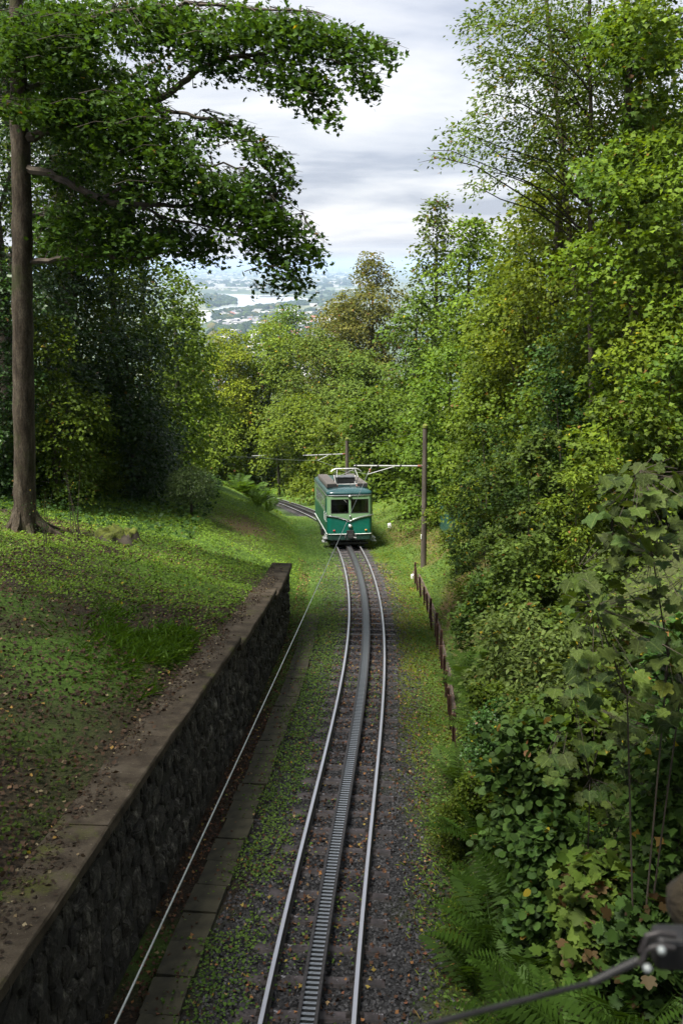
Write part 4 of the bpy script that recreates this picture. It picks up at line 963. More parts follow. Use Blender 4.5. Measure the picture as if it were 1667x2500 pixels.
    blobs = [(560, 55, 105, 55, -1.4), (680, 62, 110, 50, -1.6), (790, 92, 95, 48, -1.6), (880, 108, 70, 32, -1.6), (935, 112, 30, 14, -1.5), (700, 165, 75, 45, -2), (765, 215, 50, 42, -2.2), (800, 268, 28, 22, -2.3), (868, 175, 48, 26, -2), (900, 205, 22, 16, -2),
             (480, 105, 50, 36, -1.2), (540, 150, 70, 26, -1.5), (300, 50, 170, 70, -.6), (110, 80, 120, 90, 1.6), (420, 40, 70, 40, -1.2), (400, 170, 45, 26, -1.3),
             (125, 250, 120, 36, -.8), (230, 290, 130, 65, -1), (330, 260, 70, 70, -1.4), (300, 350, 90, 50, -1.2), (390, 330, 60, 55, -1.8), (455, 375, 75, 42, -2), (515, 300, 60, 22, -2), (580, 302, 36, 20, -2), (630, 350, 38, 32, -2), (680, 405, 32, 36, -2), (700, 440, 18, 14, -2),
             (450, 440, 95, 34, -1.6), (560, 440, 95, 38, -2.1), (620, 490, 85, 40, -2), (690, 535, 60, 42, -2.1), (740, 590, 48, 24, -2.1), (770, 610, 26, 12, -2), (700, 635, 55, 30, -2), (715, 685, 42, 18, -2), (650, 690, 18, 10, -2), (610, 555, 70, 34, -2), (650, 600, 40, 26, -2), (570, 505, 80, 30, -1.4),
             (330, 555, 120, 42, -.6), (440, 575, 85, 38, -1), (500, 605, 55, 26, -.8), (230, 520, 110, 45, -.2), (260, 615, 110, 26, -.2), (130, 560, 70, 60, 1.2), (480, 500, 60, 30, -1.2), (180, 420, 90, 40, .6), (350, 440, 80, 40, -.8), (200, 180, 120, 50, 1.4), (110, 60, 90, 60, -1.2), (150, 150, 70, 45, -1.1), (80, 262, 75, 24, -1.4), (5, 120, 30, 70, -.8)]
    cen = []; outs = []; par = []
    for (px, py, rx, ry, dY) in blobs:
        n = max(4, int(rx * ry / (52 if px < 420 else 60)))
        for _ in range(n):
            rd = math.sqrt(r_.random()); g = r_.uniform(0, 2 * math.pi)
            c = P(px + rx * rd * math.cos(g), py + ry * rd * math.sin(g), dY + r_.normal(0, .75)); cen.append(c)
            o_ = np.array([c[0] - P(60, 300)[0], r_.normal(0, 1.2), -.15]); outs.append(o_)
    cen = np.array(cen); outs = unit(np.array(outs))
    V, T, C = spray_leaves(r_, cen, outs, r_.uniform(.26, .50, len(cen)), 15, .14, T_STAR6, [(.018, .048, .007), (.060, .115, .016)], tilt=.30, flat=.34, odd=YEL, oddp=.004, droop=.75, rough=.52)
    link('crown', set_mesh('crown', V, T, mats=[M['leaf']], col=C), t_)
    # fine twigs that carry the sprays back towards the branches
    tw = MB(); allp = np.concatenate([[P(a, b, c) for a, b, c, d in q] for q in br])
    allp = np.concatenate([allp, (allp[1:] + allp[:-1]) / 2])
    for c, o_ in zip(cen[::2], outs[::2]):
        j = np.argmin(np.linalg.norm(allp - c, axis=1)); e_ = allp[j]; dd = np.linalg.norm(e_ - c)
        if dd > 1.6: e_ = c - o_ * .8 + np.array([0, 0, -.12])
        mid = (c + e_) / 2 + np.array([0, 0, .08]); tw.tube([e_, mid, c + o_ * .35], [.012, .008, .003], 3, cap=False)
    tag(tw.build('twigs', M['twig'], t_), kind='stuff')
big_maple()

# ------------------------------------------------------------------ trees
def top_h(px, py, base):          # height a tree at base needs to reach photo row py
    return PY(px, py, base[1])[2] - base[2]
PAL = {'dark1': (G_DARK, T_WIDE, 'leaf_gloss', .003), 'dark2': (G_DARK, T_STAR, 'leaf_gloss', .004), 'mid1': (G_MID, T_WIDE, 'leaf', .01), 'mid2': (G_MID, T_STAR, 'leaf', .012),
       'light1': (G_LIGHT, T_WIDE, 'leaf_far', .02), 'olive1': (G_OLIVE, T_WIDE, 'leaf_far', .03), 'bronze1': (G_BRONZE, T_WIDE, 'leaf_far', .04)}
def real_crown(seed, H, Rr, low, leaf, kind, view, dens=1.0, shape=1.0, far_=False):
    """crown at true size; leaf sprays over many lobes, the side turned away from the cutting kept thin"""
    r_ = np.random.default_rng(seed); pal, templ, mt, oddp = PAL[kind]; templ = T_WIDE if far_ else templ
    lr = float(np.clip(.36 * Rr, .8, 2.0)); nl = int(np.clip(2.6 * Rr * H * (1 - low) / (lr * lr), 24, 190)); cs = []; rs = []
    for i in range(nl):
        q = (i + r_.random()) / nl; h = low + (1 - low) * q
        prof = math.sqrt(max(.05, 1 - ((q - .42) / .60) ** 2)) * (1 + .16 * math.sin(q * 17 + seed))
        g = i * 2.399 + r_.normal(0, .5); rr = max(0, Rr * prof - lr * .7) * r_.uniform(.35, 1.1) ** .5
        cs.append((rr * math.cos(g), rr * math.sin(g), H * h - lr * .4)); rs.append(lr * r_.uniform(.6, 1.45) * (.55 + .45 * min(1, prof)))
    cs = np.array(cs); rs = np.array(rs)
    nleaf = int(np.clip(dens * 3.3 * (2 * Rr * H * (1 - low)) / (leaf * leaf * .5), 4000, 23500)); per = 11; ns = nleaf // per
    w = rs ** 2; vw = (cs[:, 0] * view[0] + cs[:, 1] * view[1]) / (Rr + 1e-6); w = w * np.clip(.75 + 1.6 * vw, .05, 1.6) if abs(view[1]) > 0 else w; w /= w.sum(); i = r_.choice(nl, ns, p=w)
    dv = unit(r_.normal(0, 1, (ns, 3)) + np.array([view[0] * .45, view[1] * .45, .35])); dv[:, 2] *= .7
    cen = cs[i] + dv * (rs[i] * r_.uniform(.50, 1.10, ns) ** .5)[:, None]
    ax = cen.copy(); ax[:, 2] = (ax[:, 2] - H * .55) * .2
    V, T, C = spray_leaves(r_, cen, unit(unit(ax) + dv * .5), leaf * 2.6 * r_.uniform(.7, 1.4, ns), per, leaf, templ, pal, tilt=.45, odd=YEL if kind != 'bronze1' else [(.25, .13, .03), (.20, .07, .03)], oddp=oddp * .5, rough=.5, spread=.16)
    return set_mesh('crown', V, T, mats=[M[mt]], col=C), cs
NT = [0]
def tree(kind, label, px, py_top, Y, w, col=(1, 1, 1), group=None, name='forest_tree', cat='tree', low=None, dens=1.0, x=None, H=None):
    NT[0] += 1; seed = 500 + NT[0] * 7
    b = gz(PY(px, 1200, Y)) if x is None else gz(np.array([x, Y, 0]))
    H = H or top_h(px, py_top, b); Rr = w / 2400.0 * max(Y, 12) / 2
    vx = np.array([-b[0], -b[1]]); vx /= np.linalg.norm(vx)
    leaf = float(np.clip(Y * .0042, .135, .30))
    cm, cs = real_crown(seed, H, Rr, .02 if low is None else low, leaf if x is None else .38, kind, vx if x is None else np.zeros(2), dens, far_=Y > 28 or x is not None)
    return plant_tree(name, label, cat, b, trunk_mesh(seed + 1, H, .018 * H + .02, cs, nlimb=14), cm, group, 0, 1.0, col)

CR = {}
def proto(key, seed, low, nl, ns, per, size, templ, pal, Rr=3.6, r0=.20, mt='bark', **kw):
    cm, cs = crown_mesh(seed, 10.0, Rr, low, nl, ns, per, size, templ, pal, **kw); CR[key] = (trunk_mesh(seed + 50, 10.0, r0, cs, mt=mt), cm)
proto('bush1', 28, -.02, 26, 1100, 14, .30, T_OVAL, G_DARK, Rr=5.5, matn='leaf_gloss', lobe=.34, r0=.12)
proto('bush2', 29, -.02, 26, 1100, 14, .34, T_WIDE, G_MID, Rr=5.8, lobe=.34, r0=.12, odd=YEL, oddp=.015)
GL = 'dark trees of the wood on the left'
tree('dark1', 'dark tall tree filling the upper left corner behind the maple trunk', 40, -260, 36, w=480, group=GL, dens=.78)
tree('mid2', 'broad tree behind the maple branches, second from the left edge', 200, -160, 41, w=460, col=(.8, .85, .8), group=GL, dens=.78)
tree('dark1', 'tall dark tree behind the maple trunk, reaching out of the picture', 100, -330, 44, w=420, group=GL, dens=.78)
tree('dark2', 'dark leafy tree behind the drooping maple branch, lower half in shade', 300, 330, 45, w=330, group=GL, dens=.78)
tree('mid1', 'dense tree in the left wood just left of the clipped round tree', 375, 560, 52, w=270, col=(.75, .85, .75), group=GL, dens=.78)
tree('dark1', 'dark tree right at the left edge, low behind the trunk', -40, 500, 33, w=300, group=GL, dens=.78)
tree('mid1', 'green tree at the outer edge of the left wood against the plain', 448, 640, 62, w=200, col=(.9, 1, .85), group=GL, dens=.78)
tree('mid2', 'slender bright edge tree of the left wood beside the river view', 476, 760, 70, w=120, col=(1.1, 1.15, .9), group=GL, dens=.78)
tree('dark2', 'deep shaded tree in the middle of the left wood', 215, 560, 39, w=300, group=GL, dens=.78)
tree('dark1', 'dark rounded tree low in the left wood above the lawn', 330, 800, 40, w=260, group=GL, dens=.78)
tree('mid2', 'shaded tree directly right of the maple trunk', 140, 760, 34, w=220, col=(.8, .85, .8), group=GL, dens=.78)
GB = 'bushes along the edge of the left wood'
for kind, px, pt, pb, w, lab in (
        ('bush1', 30, 1000, 1200, 260, 'dark bush behind the foot of the maple trunk'), ('bush2', 170, 960, 1205, 260, 'leafy bush just right of the maple trunk, behind the bare saplings'),
        ('bush1', 290, 940, 1180, 260, 'dark bush behind the mossy stumps'), ('bush1', 345, 960, 1168, 220, 'dark bush behind the clipped round tree'),
        ('bush2', 440, 900, 1140, 170, 'green bush at the right end of the left wood'), ('bush2', 245, 1070, 1210, 150, 'low yellowish shrub at the lawn edge above the stumps')):
    b = hit(px, pb); H = top_h(px, pt, b); s = H / 10; sw = (w / 2400 * b[1] / 2) / 5.6
    plant_tree('bush', lab, 'bush', b, *CR[kind], GB, rng.uniform(0, 6), sw, (.85, .9, .8), s)

GS = 'unseen trees added to shade the near ground'  # out-of-view trees added to keep light off the ground near the camera
for k_, (x_, y_, H_, w_, low_, lab) in enumerate(((-9.5, 6, 23, 2700, .56, 'tall unseen tree added for shade, uphill of the left bank, above the picture'), (-11, 15, 23, 1900, .62, 'tall unseen tree added for shade, left of the big maple, above the picture'), (-12, -3, 22, 2700, .5, 'tall unseen tree added for shade, beside the bridge on the left'),
                                         (-3.5, -7, 24, 2700, .5, 'tall unseen tree added for shade, right behind the bridge'), (8.5, -4, 20, 2600, .45, 'unseen tree added for shade, behind the bridge, right of the track'), (8.5, 4.5, 19, 2300, .5, 'tall tree added for shade above the saplings, outside the picture'), (10.5, 12, 19, 1500, .55, 'tall unseen tree added for shade, beyond the saplings above the right edge'))):
    tree('mid2', lab, 0, 0, y_, w_, x=x_, H=H_, low=low_, dens=.5, group=GS)
GC = 'sunlit trees behind the tram'
tree('light1', 'yellow-green tree at the left end of the row behind the tram', 570, 800, 118, w=212, col=(1.25, 1.1, .7), group=GC, dens=1.7, low=.10)
tree('light1', 'pale green rounded tree below the river view', 660, 775, 120, w=237, col=(1.0, 1.0, .9), group=GC, dens=1.7, low=.10)
tree('olive1', 'tall light green tree with the highest rounded top behind the tram', 715, 745, 126, w=225, col=(.95, 1.1, .9), group=GC, dens=1.7, low=.10)
tree('olive1', 'olive tree right above the tram roof', 780, 800, 104, w=250, col=(1, 1, 1), group=GC, dens=1.7, low=.10)
tree('bronze1', 'bronze-brown tree whose crown stands out against the sky right of centre', 905, 620, 112, w=237, col=(.9, 1.0, .9), group=GC, dens=1.7, low=.10)
tree('bronze1', 'brownish green tree left of the bronze tree, lower', 845, 730, 118, w=212, col=(.85, 1.0, .9), group=GC, dens=1.7, low=.10)
tree('olive1', 'olive green tree below the bronze tree', 880, 860, 88, w=262, col=(.9, .95, .9), group=GC, dens=1.7, low=.10)
tree('mid1', 'green tree between the two distant masts', 620, 960, 118, w=212, col=(1.15, 1.12, .95), group=GC, dens=1.7, low=.10)
tree('mid2', 'green tree directly behind the second mast', 740, 960, 98, w=237, col=(1.15, 1.12, .95), group=GC, dens=1.7, low=.10)
tree('mid1', 'dark leafy tree right behind the pantograph', 850, 985, 80, w=262, col=(1.15, 1.12, .95), group=GC, dens=1.7, low=.10)
tree('mid2', 'dense tree behind the nearest mast arm', 945, 940, 66, w=275, col=(.85, .95, .85), group=GC, dens=1.7, low=.10)
tree('light1', 'yellowish tree low at the bend where the track disappears', 545, 985, 114, w=162, col=(1.0, 1.0, .8), group=GC, dens=1.7, low=.10)

GR = 'trees of the wood on the right'
tree('bronze1', 'narrow reddish green tree against the sky right of the bronze tree', 1050, 470, 74, w=150, col=(.6, .9, .7), group=GR)
tree('olive1', 'light tree below the narrow reddish tree', 1010, 690, 70, w=190, col=(.9, 1.05, .9), group=GR)
tree('light1', 'yellow-green tree at the upper edge of the right wood, below the tall airy tree', 1130, 520, 52, w=260, col=(.85, .95, .8), group=GR)
tree('mid1', 'leafy green tree in the middle of the right wood', 1230, 640, 44, w=300, col=(.95, 1.0, .85), group=GR)
tree('mid2', 'green maple left of the pale thin trunk', 1270, 440, 38, w=330, col=(1.15, 1.15, .8), group=GR)
tree('mid2', 'bright green tree behind the thin pale trunk, upper right', 1530, 250, 36, w=330, col=(1.05, 1.1, .8), group=GR)
tree('mid1', 'shaded tree at the right edge, lower behind the saplings', 1600, 620, 30, w=330, col=(.8, .9, .8), group=GR)
tree('mid1', 'blue-green tree above the wire mesh fence', 1090, 830, 46, w=260, col=(.8, .95, .95), group=GR)
tree('dark2', 'dark hollow-looking tree in the shade right of the wire fence', 1400, 720, 33, w=300, col=(1.3, 1.3, 1.2), group=GR)
tree('mid2', 'tall maple filling the upper right corner', 1640, -420, 25, w=520, col=(.95, 1.05, .8), group=GR)

for px, pt, Y, w, c, lab in ((1330, 130, 35, 290, (1.25, 1.15, .7), 'yellow-green maple filling the crown area left of the pale trunk'), (1490, -60, 31, 280, (1.2, 1.15, .7), 'tall yellow-green tree right of the pale trunk'), (1590, 560, 24, 260, (1.1, 1.1, .75), 'bright maple between the brown trunk and the right edge'), (1180, 560, 66, 260, (.8, .9, .8), 'tree glimpsed behind the upper edge of the right wood, left of the airy tree'), (1300, 520, 58, 300, (.7, .8, .7), 'dim tree behind the green maple in the right wood'), (1420, 480, 52, 320, (.7, .8, .7), 'dim tree behind the thin pale trunk'),
                         (1560, 400, 48, 330, (.7, .8, .7), 'dim tree behind the brown trunk near the right edge'), (1670, 300, 44, 330, (.7, .8, .7), 'dim tree at the right edge behind the corner maple'), (1180, 900, 37, 230, (.95, 1.0, .85), 'leafy hornbeam right of the nearest mast'),
                         (1330, 880, 32, 260, (.85, .95, .8), 'leafy tree in front of the foot of the pale trunk'), (1500, 850, 27, 280, (.9, 1.0, .75), 'bright young maple behind the nearest sapling'), (1020, 1000, 50, 170, (.8, .9, .8), 'dark green tree just above the mesh fence')):
    tree('mid2' if Y < 30 else 'mid1', lab, px, pt, Y, w, c, GR, dens=.62 if Y > 40 else 1.0)
def airy(label, px, Y, trunk_px, crown, n, rad, top, lean, name, leafp, per=13, size=.13, templ=T_OVAL):
    """tall thin-stemmed tree with an open crown; crown = ellipses in photo pixels with a depth offset"""
    r_ = np.random.default_rng(int(px)); b = gz(PY(px, 1000, Y)); t_ = thing(name, label, 'tree', b, GR)
    P = lambda a, c, d=0: PY(a, c, Y + d) - b
    ys = np.linspace(top, 1150, 9); pts = [P(px + lean * (q - 1000) / 1000 + r_.normal(0, 2), q) for q in ys][::-1]
    pts[0] = np.array([pts[0][0], 0, -.3])
    k = Y / 2400.0; MB().tube(pts, np.linspace(trunk_px, trunk_px * .45, 9) * k / 2, 10).build('trunk', M['bark_pale'], t_, True)
    cen = []; lim = []
    for (cx, cy, rx, ry, dY) in crown:
        sy = cy + ry * .5 + abs(cx - px) * .55; a = P(px + lean * (sy - 1000) / 1000, sy); c = P(cx, cy, dY); lim.append((a, c))
        for _ in range(max(4, int(rx * ry / n))):
            rd = math.sqrt(r_.random()); g = r_.uniform(0, 6.28); cen.append(P(cx + rx * rd * math.cos(g), cy + ry * rd * math.sin(g), dY + r_.normal(0, rad)))
    for a, c in lim:
        m1 = a * .55 + c * .45 + np.array([r_.normal(0, .2), 0, .35]); m2 = m1 * .45 + c * .55 + r_.normal(0, .15, 3); MB().tube([a, a * .75 + m1 * .25 + r_.normal(0, .08, 3), m1, m2, c, c + (c - m2) * .6 - np.array([0, 0, .25])], np.array([2.6, 2.2, 1.7, 1.3, .9, .3]) * k, 5).build('branch', M['twig'], t_, True)
    cen = np.array(cen); o_ = cen - P(px, 500); o_[:, 2] = -.25 * np.abs(o_[:, 0])
    V, T, C = spray_leaves(r_, cen, unit(o_), r_.uniform(.3, .6, len(cen)), per, size, templ, leafp, tilt=.3, flat=.3, odd=YEL, oddp=.02, droop=.4, rough=.55)
    link('crown', set_mesh('crown', V, T, mats=[M['leaf']], col=C), t_)
airy('tall airy tree with a thin pale trunk and drooping leaves against the sky', 1440, 29, 15,
     [(1250, 40, 110, 55, -1), (1170, 60, 40, 36, -1), (1330, 90, 120, 70, 0), (1230, 150, 70, 50, -1), (1190, 130, 40, 30, -1), (1300, 210, 120, 60, 0), (1200, 230, 40, 40, -1.4), (1420, 150, 100, 110, 1), (1230, 300, 110, 40, -1), (1130, 320, 40, 32, -1.5),
      (1100, 368, 36, 18, -1.6), (1075, 385, 16, 9, -1.7), (1180, 350, 60, 30, -1.2), (1350, 320, 110, 60, 0), (1290, 390, 90, 40, 0), (1200, 420, 50, 26, -1), (1155, 450, 30, 22, -1.2), (1490, 260, 90, 90, 1), (1420, -60, 260, 80, 0), (1480, 400, 70, 60, 1)], 52, .9, -260, 0, 'airy_tree', [(.050, .095, .014), (.13, .19, .028)], 10)
airy('slim dark-stemmed tree just left of the thin pale trunk', 1425, 33, 17, [(1380, 60, 70, 60, 1), (1340, 160, 70, 60, 1), (1450, 330, 70, 50, 1), (1390, 430, 80, 40, 0)], 55, .8, -260, 90, 'airy_tree', [(.045, .09, .014), (.11, .17, .026)])
airy('straight brown trunk in the shade near the right edge', 1550, 27, 27, [(1560, 100, 120, 90, 0), (1610, 300, 80, 90, 0), (1500, 420, 90, 70, -.6), (1590, 480, 90, 70, -.5), (1620, 600, 60, 60, -1)], 40, .9, -300, 20, 'airy_tree', [(.045, .10, .012), (.12, .19, .026)], 12, .15, T_STAR)

# clipped round tree on the left lawn
b = hit(468, 1262); H = top_h(468, 1140, b); wr = 64 / 2400 * b[1]
r_ = np.random.default_rng(5); n = 520
dv = unit(r_.normal(0, 1, (n, 3)) + np.array([0, 0, .25])); rr = r_.uniform(.55, 1.03, n)[:, None]
cen = dv * rr * np.array([wr, wr, H * .40]) + np.array([0, 0, H * .62]); cen[:, 2] = np.maximum(cen[:, 2], H * .32 + r_.uniform(0, .2, n))
V, T, C = spray_leaves(r_, cen, dv, .16, 16, .075, T_OVAL, [(.034, .068, .016), (.100, .150, .042)], tilt=.8, flat=.4, rough=.6)
t_ = thing('clipped_tree', 'small dark clipped round tree on a short stem on the lawn', 'tree', b)
MB().tube([(0, 0, -.2), (.02, 0, H * .2), (-.02, 0, H * .42), (0, 0, H * .7)], [.075, .06, .055, .03], 8).build('trunk', M['twig'], t_, True)
for g in np.linspace(0, 6.28, 7)[:-1]: MB().tube([(0, 0, H * .33), (.25 * math.cos(g), .25 * math.sin(g), H * .45), (.55 * math.cos(g), .55 * math.sin(g), H * .6)], [.03, .02, .008], 5).build('branch', M['twig'], t_, True)
link('crown', set_mesh('crown', V, T, mats=[M['leaf_gloss']], col=C), t_)

# bare pale shrub and the thin saplings
def bare(px, pb, pt, wpx, n, mt, label, name, seed, r0=.02, leaves=0):
    r_ = np.random.default_rng(seed); b = hit(px, pb); H = top_h(px, pt, b); w = wpx / 2400 * b[1]; t_ = thing(name, label, 'shrub', b); tips = []
    for i in range(n):
        g = r_.uniform(0, 6.28); rad = w * r_.uniform(.1, .5); e_ = np.array([rad * math.cos(g), rad * math.sin(g), H * r_.uniform(.6, 1)]); s_ = np.array([r_.normal(0, .12), r_.normal(0, .12), -.1])
        m1 = s_ * .5 + e_ * .5 + np.array([-.15 * rad * math.cos(g), 0, .05 * H]); MB().tube([s_, s_ * .6 + m1 * .4, m1, e_], np.array([1, .8, .6, .2]) * r0, 5).build('stem', M[mt], t_)
        if r0 > .012:
            tw = MB()
            for j in range(7):
                q = r_.uniform(.4, .95); a = m1 * (1 - q) + e_ * q; tw.tube([a, a + r_.normal(0, .18, 3) * np.array([1, 1, .6]) * H * .28 + np.array([0, 0, H * .08])], [r0 * .35, r0 * .12], 3, cap=False)
            tag(tw.build('twigs', M[mt], t_), kind='stuff')
        tips += [m1, e_, (m1 + e_) / 2]
    if leaves:
        tips = np.array(tips); cen = tips[r_.integers(0, len(tips), leaves)] + r_.normal(0, .15, (leaves, 3)); V, T, C = spray_leaves(r_, cen, unit(cen), .15, 5, .055, T_OVAL, G_OLIVE if mt == 'twig_pale' else G_DARK, odd=YEL, oddp=.05)
        link('leaves', set_mesh('leaves', V, T, mats=[M['leaf']], col=C), t_)
bare(556, 1172, 1055, 80, 14, 'twig_pale', 'pale grey half-bare twiggy shrub beyond the bank crest', 'bare_shrub', 3, .022, 420)
bare(190, 1320, 1150, 70, 7, 'twig', 'thin dark saplings beside the maple trunk', 'sapling', 4, .012, 60)
bare(110, 1335, 1190, 60, 6, 'twig', 'short dark suckers growing at the foot of the maple trunk', 'sapling', 6, .010, 60)

# ------------------------------------------------------------------ ferns
def frond_mesh(seed, pal, L=1.0):
    r_ = np.random.default_rng(seed); V = []; T = []; C = []; k = 17
    ts = np.linspace(0, 1, k + 1); ys = ts * .86; zs = .62 * np.sin(ts * 2.1) * .62 - .10 * ts ** 2
    base_c = np.array(pal[0]) * .5 + np.array(pal[1]) * .5
    def add(p, c):
        V.append(p); C.append(c); return len(V) - 1
    for i in range(k):       # rachis as a thin strip
        c = base_c * .8; a = [add((s * .008 * (1 - ts[q]), ys[q], zs[q]), c) for q in (i, i + 1) for s in (-1, 1)]; T += [(a[0], a[1], a[3]), (a[0], a[3], a[2])]
    for i in range(2, k):
        ln = .23 * math.sin(math.pi * (ts[i] * .90 + .09)) ** .8 + .015
        for s in (-1, 1):
            c = base_c * r_.uniform(.75, 1.25); p = np.array((0, ys[i], zs[i])); d = np.array((s, .36, -.12 + r_.normal(0, .05))); d /= np.linalg.norm(d); w = .026
            fw_ = np.array((0, w, .01)); m_ = p + d * ln * .5; e_ = p + d * ln
            a = [add(p - fw_ * .4, c), add(m_ - fw_ * .9, c), add(e_, c), add(m_ + fw_ * .9, c)]; T += [(a[0], a[1], a[2]), (a[0], a[2], a[3])]
    return set_mesh('frond', np.array(V) * L, np.array(T), mats=[M['leaf']], col=np.array(C))
FR = [frond_mesh(i, [(.035, .075, .012), (.085, .125, .026)]) for i in range(4)]
def fern(base, size, n, label, group, seed, col=(1, 1, 1)):
    r_ = np.random.default_rng(seed); t_ = thing('fern', label, 'fern', base, group)
    for i in range(n):
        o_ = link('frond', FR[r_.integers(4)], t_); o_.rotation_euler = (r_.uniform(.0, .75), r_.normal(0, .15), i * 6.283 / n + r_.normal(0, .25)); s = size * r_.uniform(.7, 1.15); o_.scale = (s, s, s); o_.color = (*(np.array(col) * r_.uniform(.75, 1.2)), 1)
GF = 'ferns on the bank left of the track bend'
for i, (px, py, s, lab) in enumerate(((585, 1200, 1.5, 'fern at the crest of the left bank, highest of the group'), (612, 1205, 1.5, 'large fern in the middle of the left bank group'), (640, 1225, 1.35, 'fern on the left bank nearest the far rails'),
                                      (655, 1250, 1.2, 'lowest fern of the left bank group'), (628, 1240, 1.2, 'fern just above the brown bare patch'), (600, 1185, 1.3, 'fern behind the crest of the left bank'))):
    fern(hit(px, py, 60), s, 15, lab, GF, 100 + i, (.9, 1.05, .7))
GF2 = 'ferns on the right bank'
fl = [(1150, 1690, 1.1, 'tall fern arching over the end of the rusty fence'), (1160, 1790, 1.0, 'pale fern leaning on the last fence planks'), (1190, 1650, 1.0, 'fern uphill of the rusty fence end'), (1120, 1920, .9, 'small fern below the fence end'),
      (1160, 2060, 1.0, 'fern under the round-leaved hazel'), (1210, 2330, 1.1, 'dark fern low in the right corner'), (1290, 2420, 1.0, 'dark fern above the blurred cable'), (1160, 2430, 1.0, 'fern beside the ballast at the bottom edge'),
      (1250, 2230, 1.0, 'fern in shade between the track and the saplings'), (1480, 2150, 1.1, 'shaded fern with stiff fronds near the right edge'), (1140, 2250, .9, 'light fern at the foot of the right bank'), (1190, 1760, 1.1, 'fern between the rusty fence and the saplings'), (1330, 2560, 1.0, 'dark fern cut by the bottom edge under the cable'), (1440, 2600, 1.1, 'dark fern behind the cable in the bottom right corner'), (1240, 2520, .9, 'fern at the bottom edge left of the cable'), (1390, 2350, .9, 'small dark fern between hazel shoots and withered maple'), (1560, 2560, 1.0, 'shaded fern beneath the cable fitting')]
for i, (px, py, s, lab) in enumerate(fl): fern(hit(px, py, 50), s, 12, lab, GF2, 140 + i, (.9, 1.0, .9) if px < 1200 and py < 1950 else (.65, .8, .6))  # ferns low on the right get a darker tint in place of shade

# ------------------------------------------------------------------ shrubs on the right bank
def shrub(label, base, H, Rr, templ, size, n, per, pal, seed, name='shrub', stems=6, matn='leaf', odd=YEL, oddp=.02, low=.05, col=(1, 1, 1), group='shrubs on the right bank', rough=.5, tilt=.4, spray=None, nlobes=14, mt='twig'):
    r_ = np.random.default_rng(seed); t_ = thing(name, label, 'shrub', base, group); cs = []; rs = []
    for i in range(nlobes):
        q = (i + r_.random()) / nlobes; g = i * 2.4 + r_.normal(0, .4); rr = Rr * math.sin(math.pi * (.15 + .75 * q)) ** .6 * r_.uniform(.3, .85); cs.append((rr * math.cos(g), rr * math.sin(g), H * (low + (1 - low) * q))); rs.append(Rr * r_.uniform(.24, .42))
    cs = np.array(cs); rs = np.array(rs); i = r_.integers(0, nlobes, n); dv = unit(r_.normal(0, 1, (n, 3)) + UP * .3); cen = cs[i] + dv * (rs[i] * r_.uniform(.4, 1.1, n))[:, None]
    V, T, C = spray_leaves(r_, cen, unit(dv + unit(cs[i] * np.array([1, 1, .1])) * .6), (spray or size * 2.2) * r_.uniform(.7, 1.3, n), per, size, templ, pal, tilt=tilt, odd=odd, oddp=oddp, rough=rough, flat=.3)
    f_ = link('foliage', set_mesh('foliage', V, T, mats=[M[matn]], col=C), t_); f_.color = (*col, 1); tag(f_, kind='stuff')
    for c in cs[::max(1, nlobes // stems)]:
        s_ = np.array([c[0] * .12, c[1] * .12, -.2]); m1 = s_ * .5 + c * .5 + np.array([0, 0, .1 * H]); MB().tube([s_, s_ * .5 + m1 * .5, m1, c], np.array([1, .8, .6, .25]) * max(.008, H * .006), 5).build('stem', M[mt], t_)
    return t_
G_HAZ = [(.030, .068, .014), (.070, .118, .027)]
G_SYC = [(.046, .084, .014), (.100, .145, .026)]
G_PALE = [(.050, .082, .018), (.105, .140, .036)]
BRN = [(.080, .050, .022), (.105, .072, .034), (.05, .028, .012)]
def SH(px, pyb, pyt, wpx, *a, **k):
    b = hit(px, pyb, 70); H = max(.6, top_h(px, pyt, b)); return (b, H, wpx / 2400 * b[1] / 2) + a
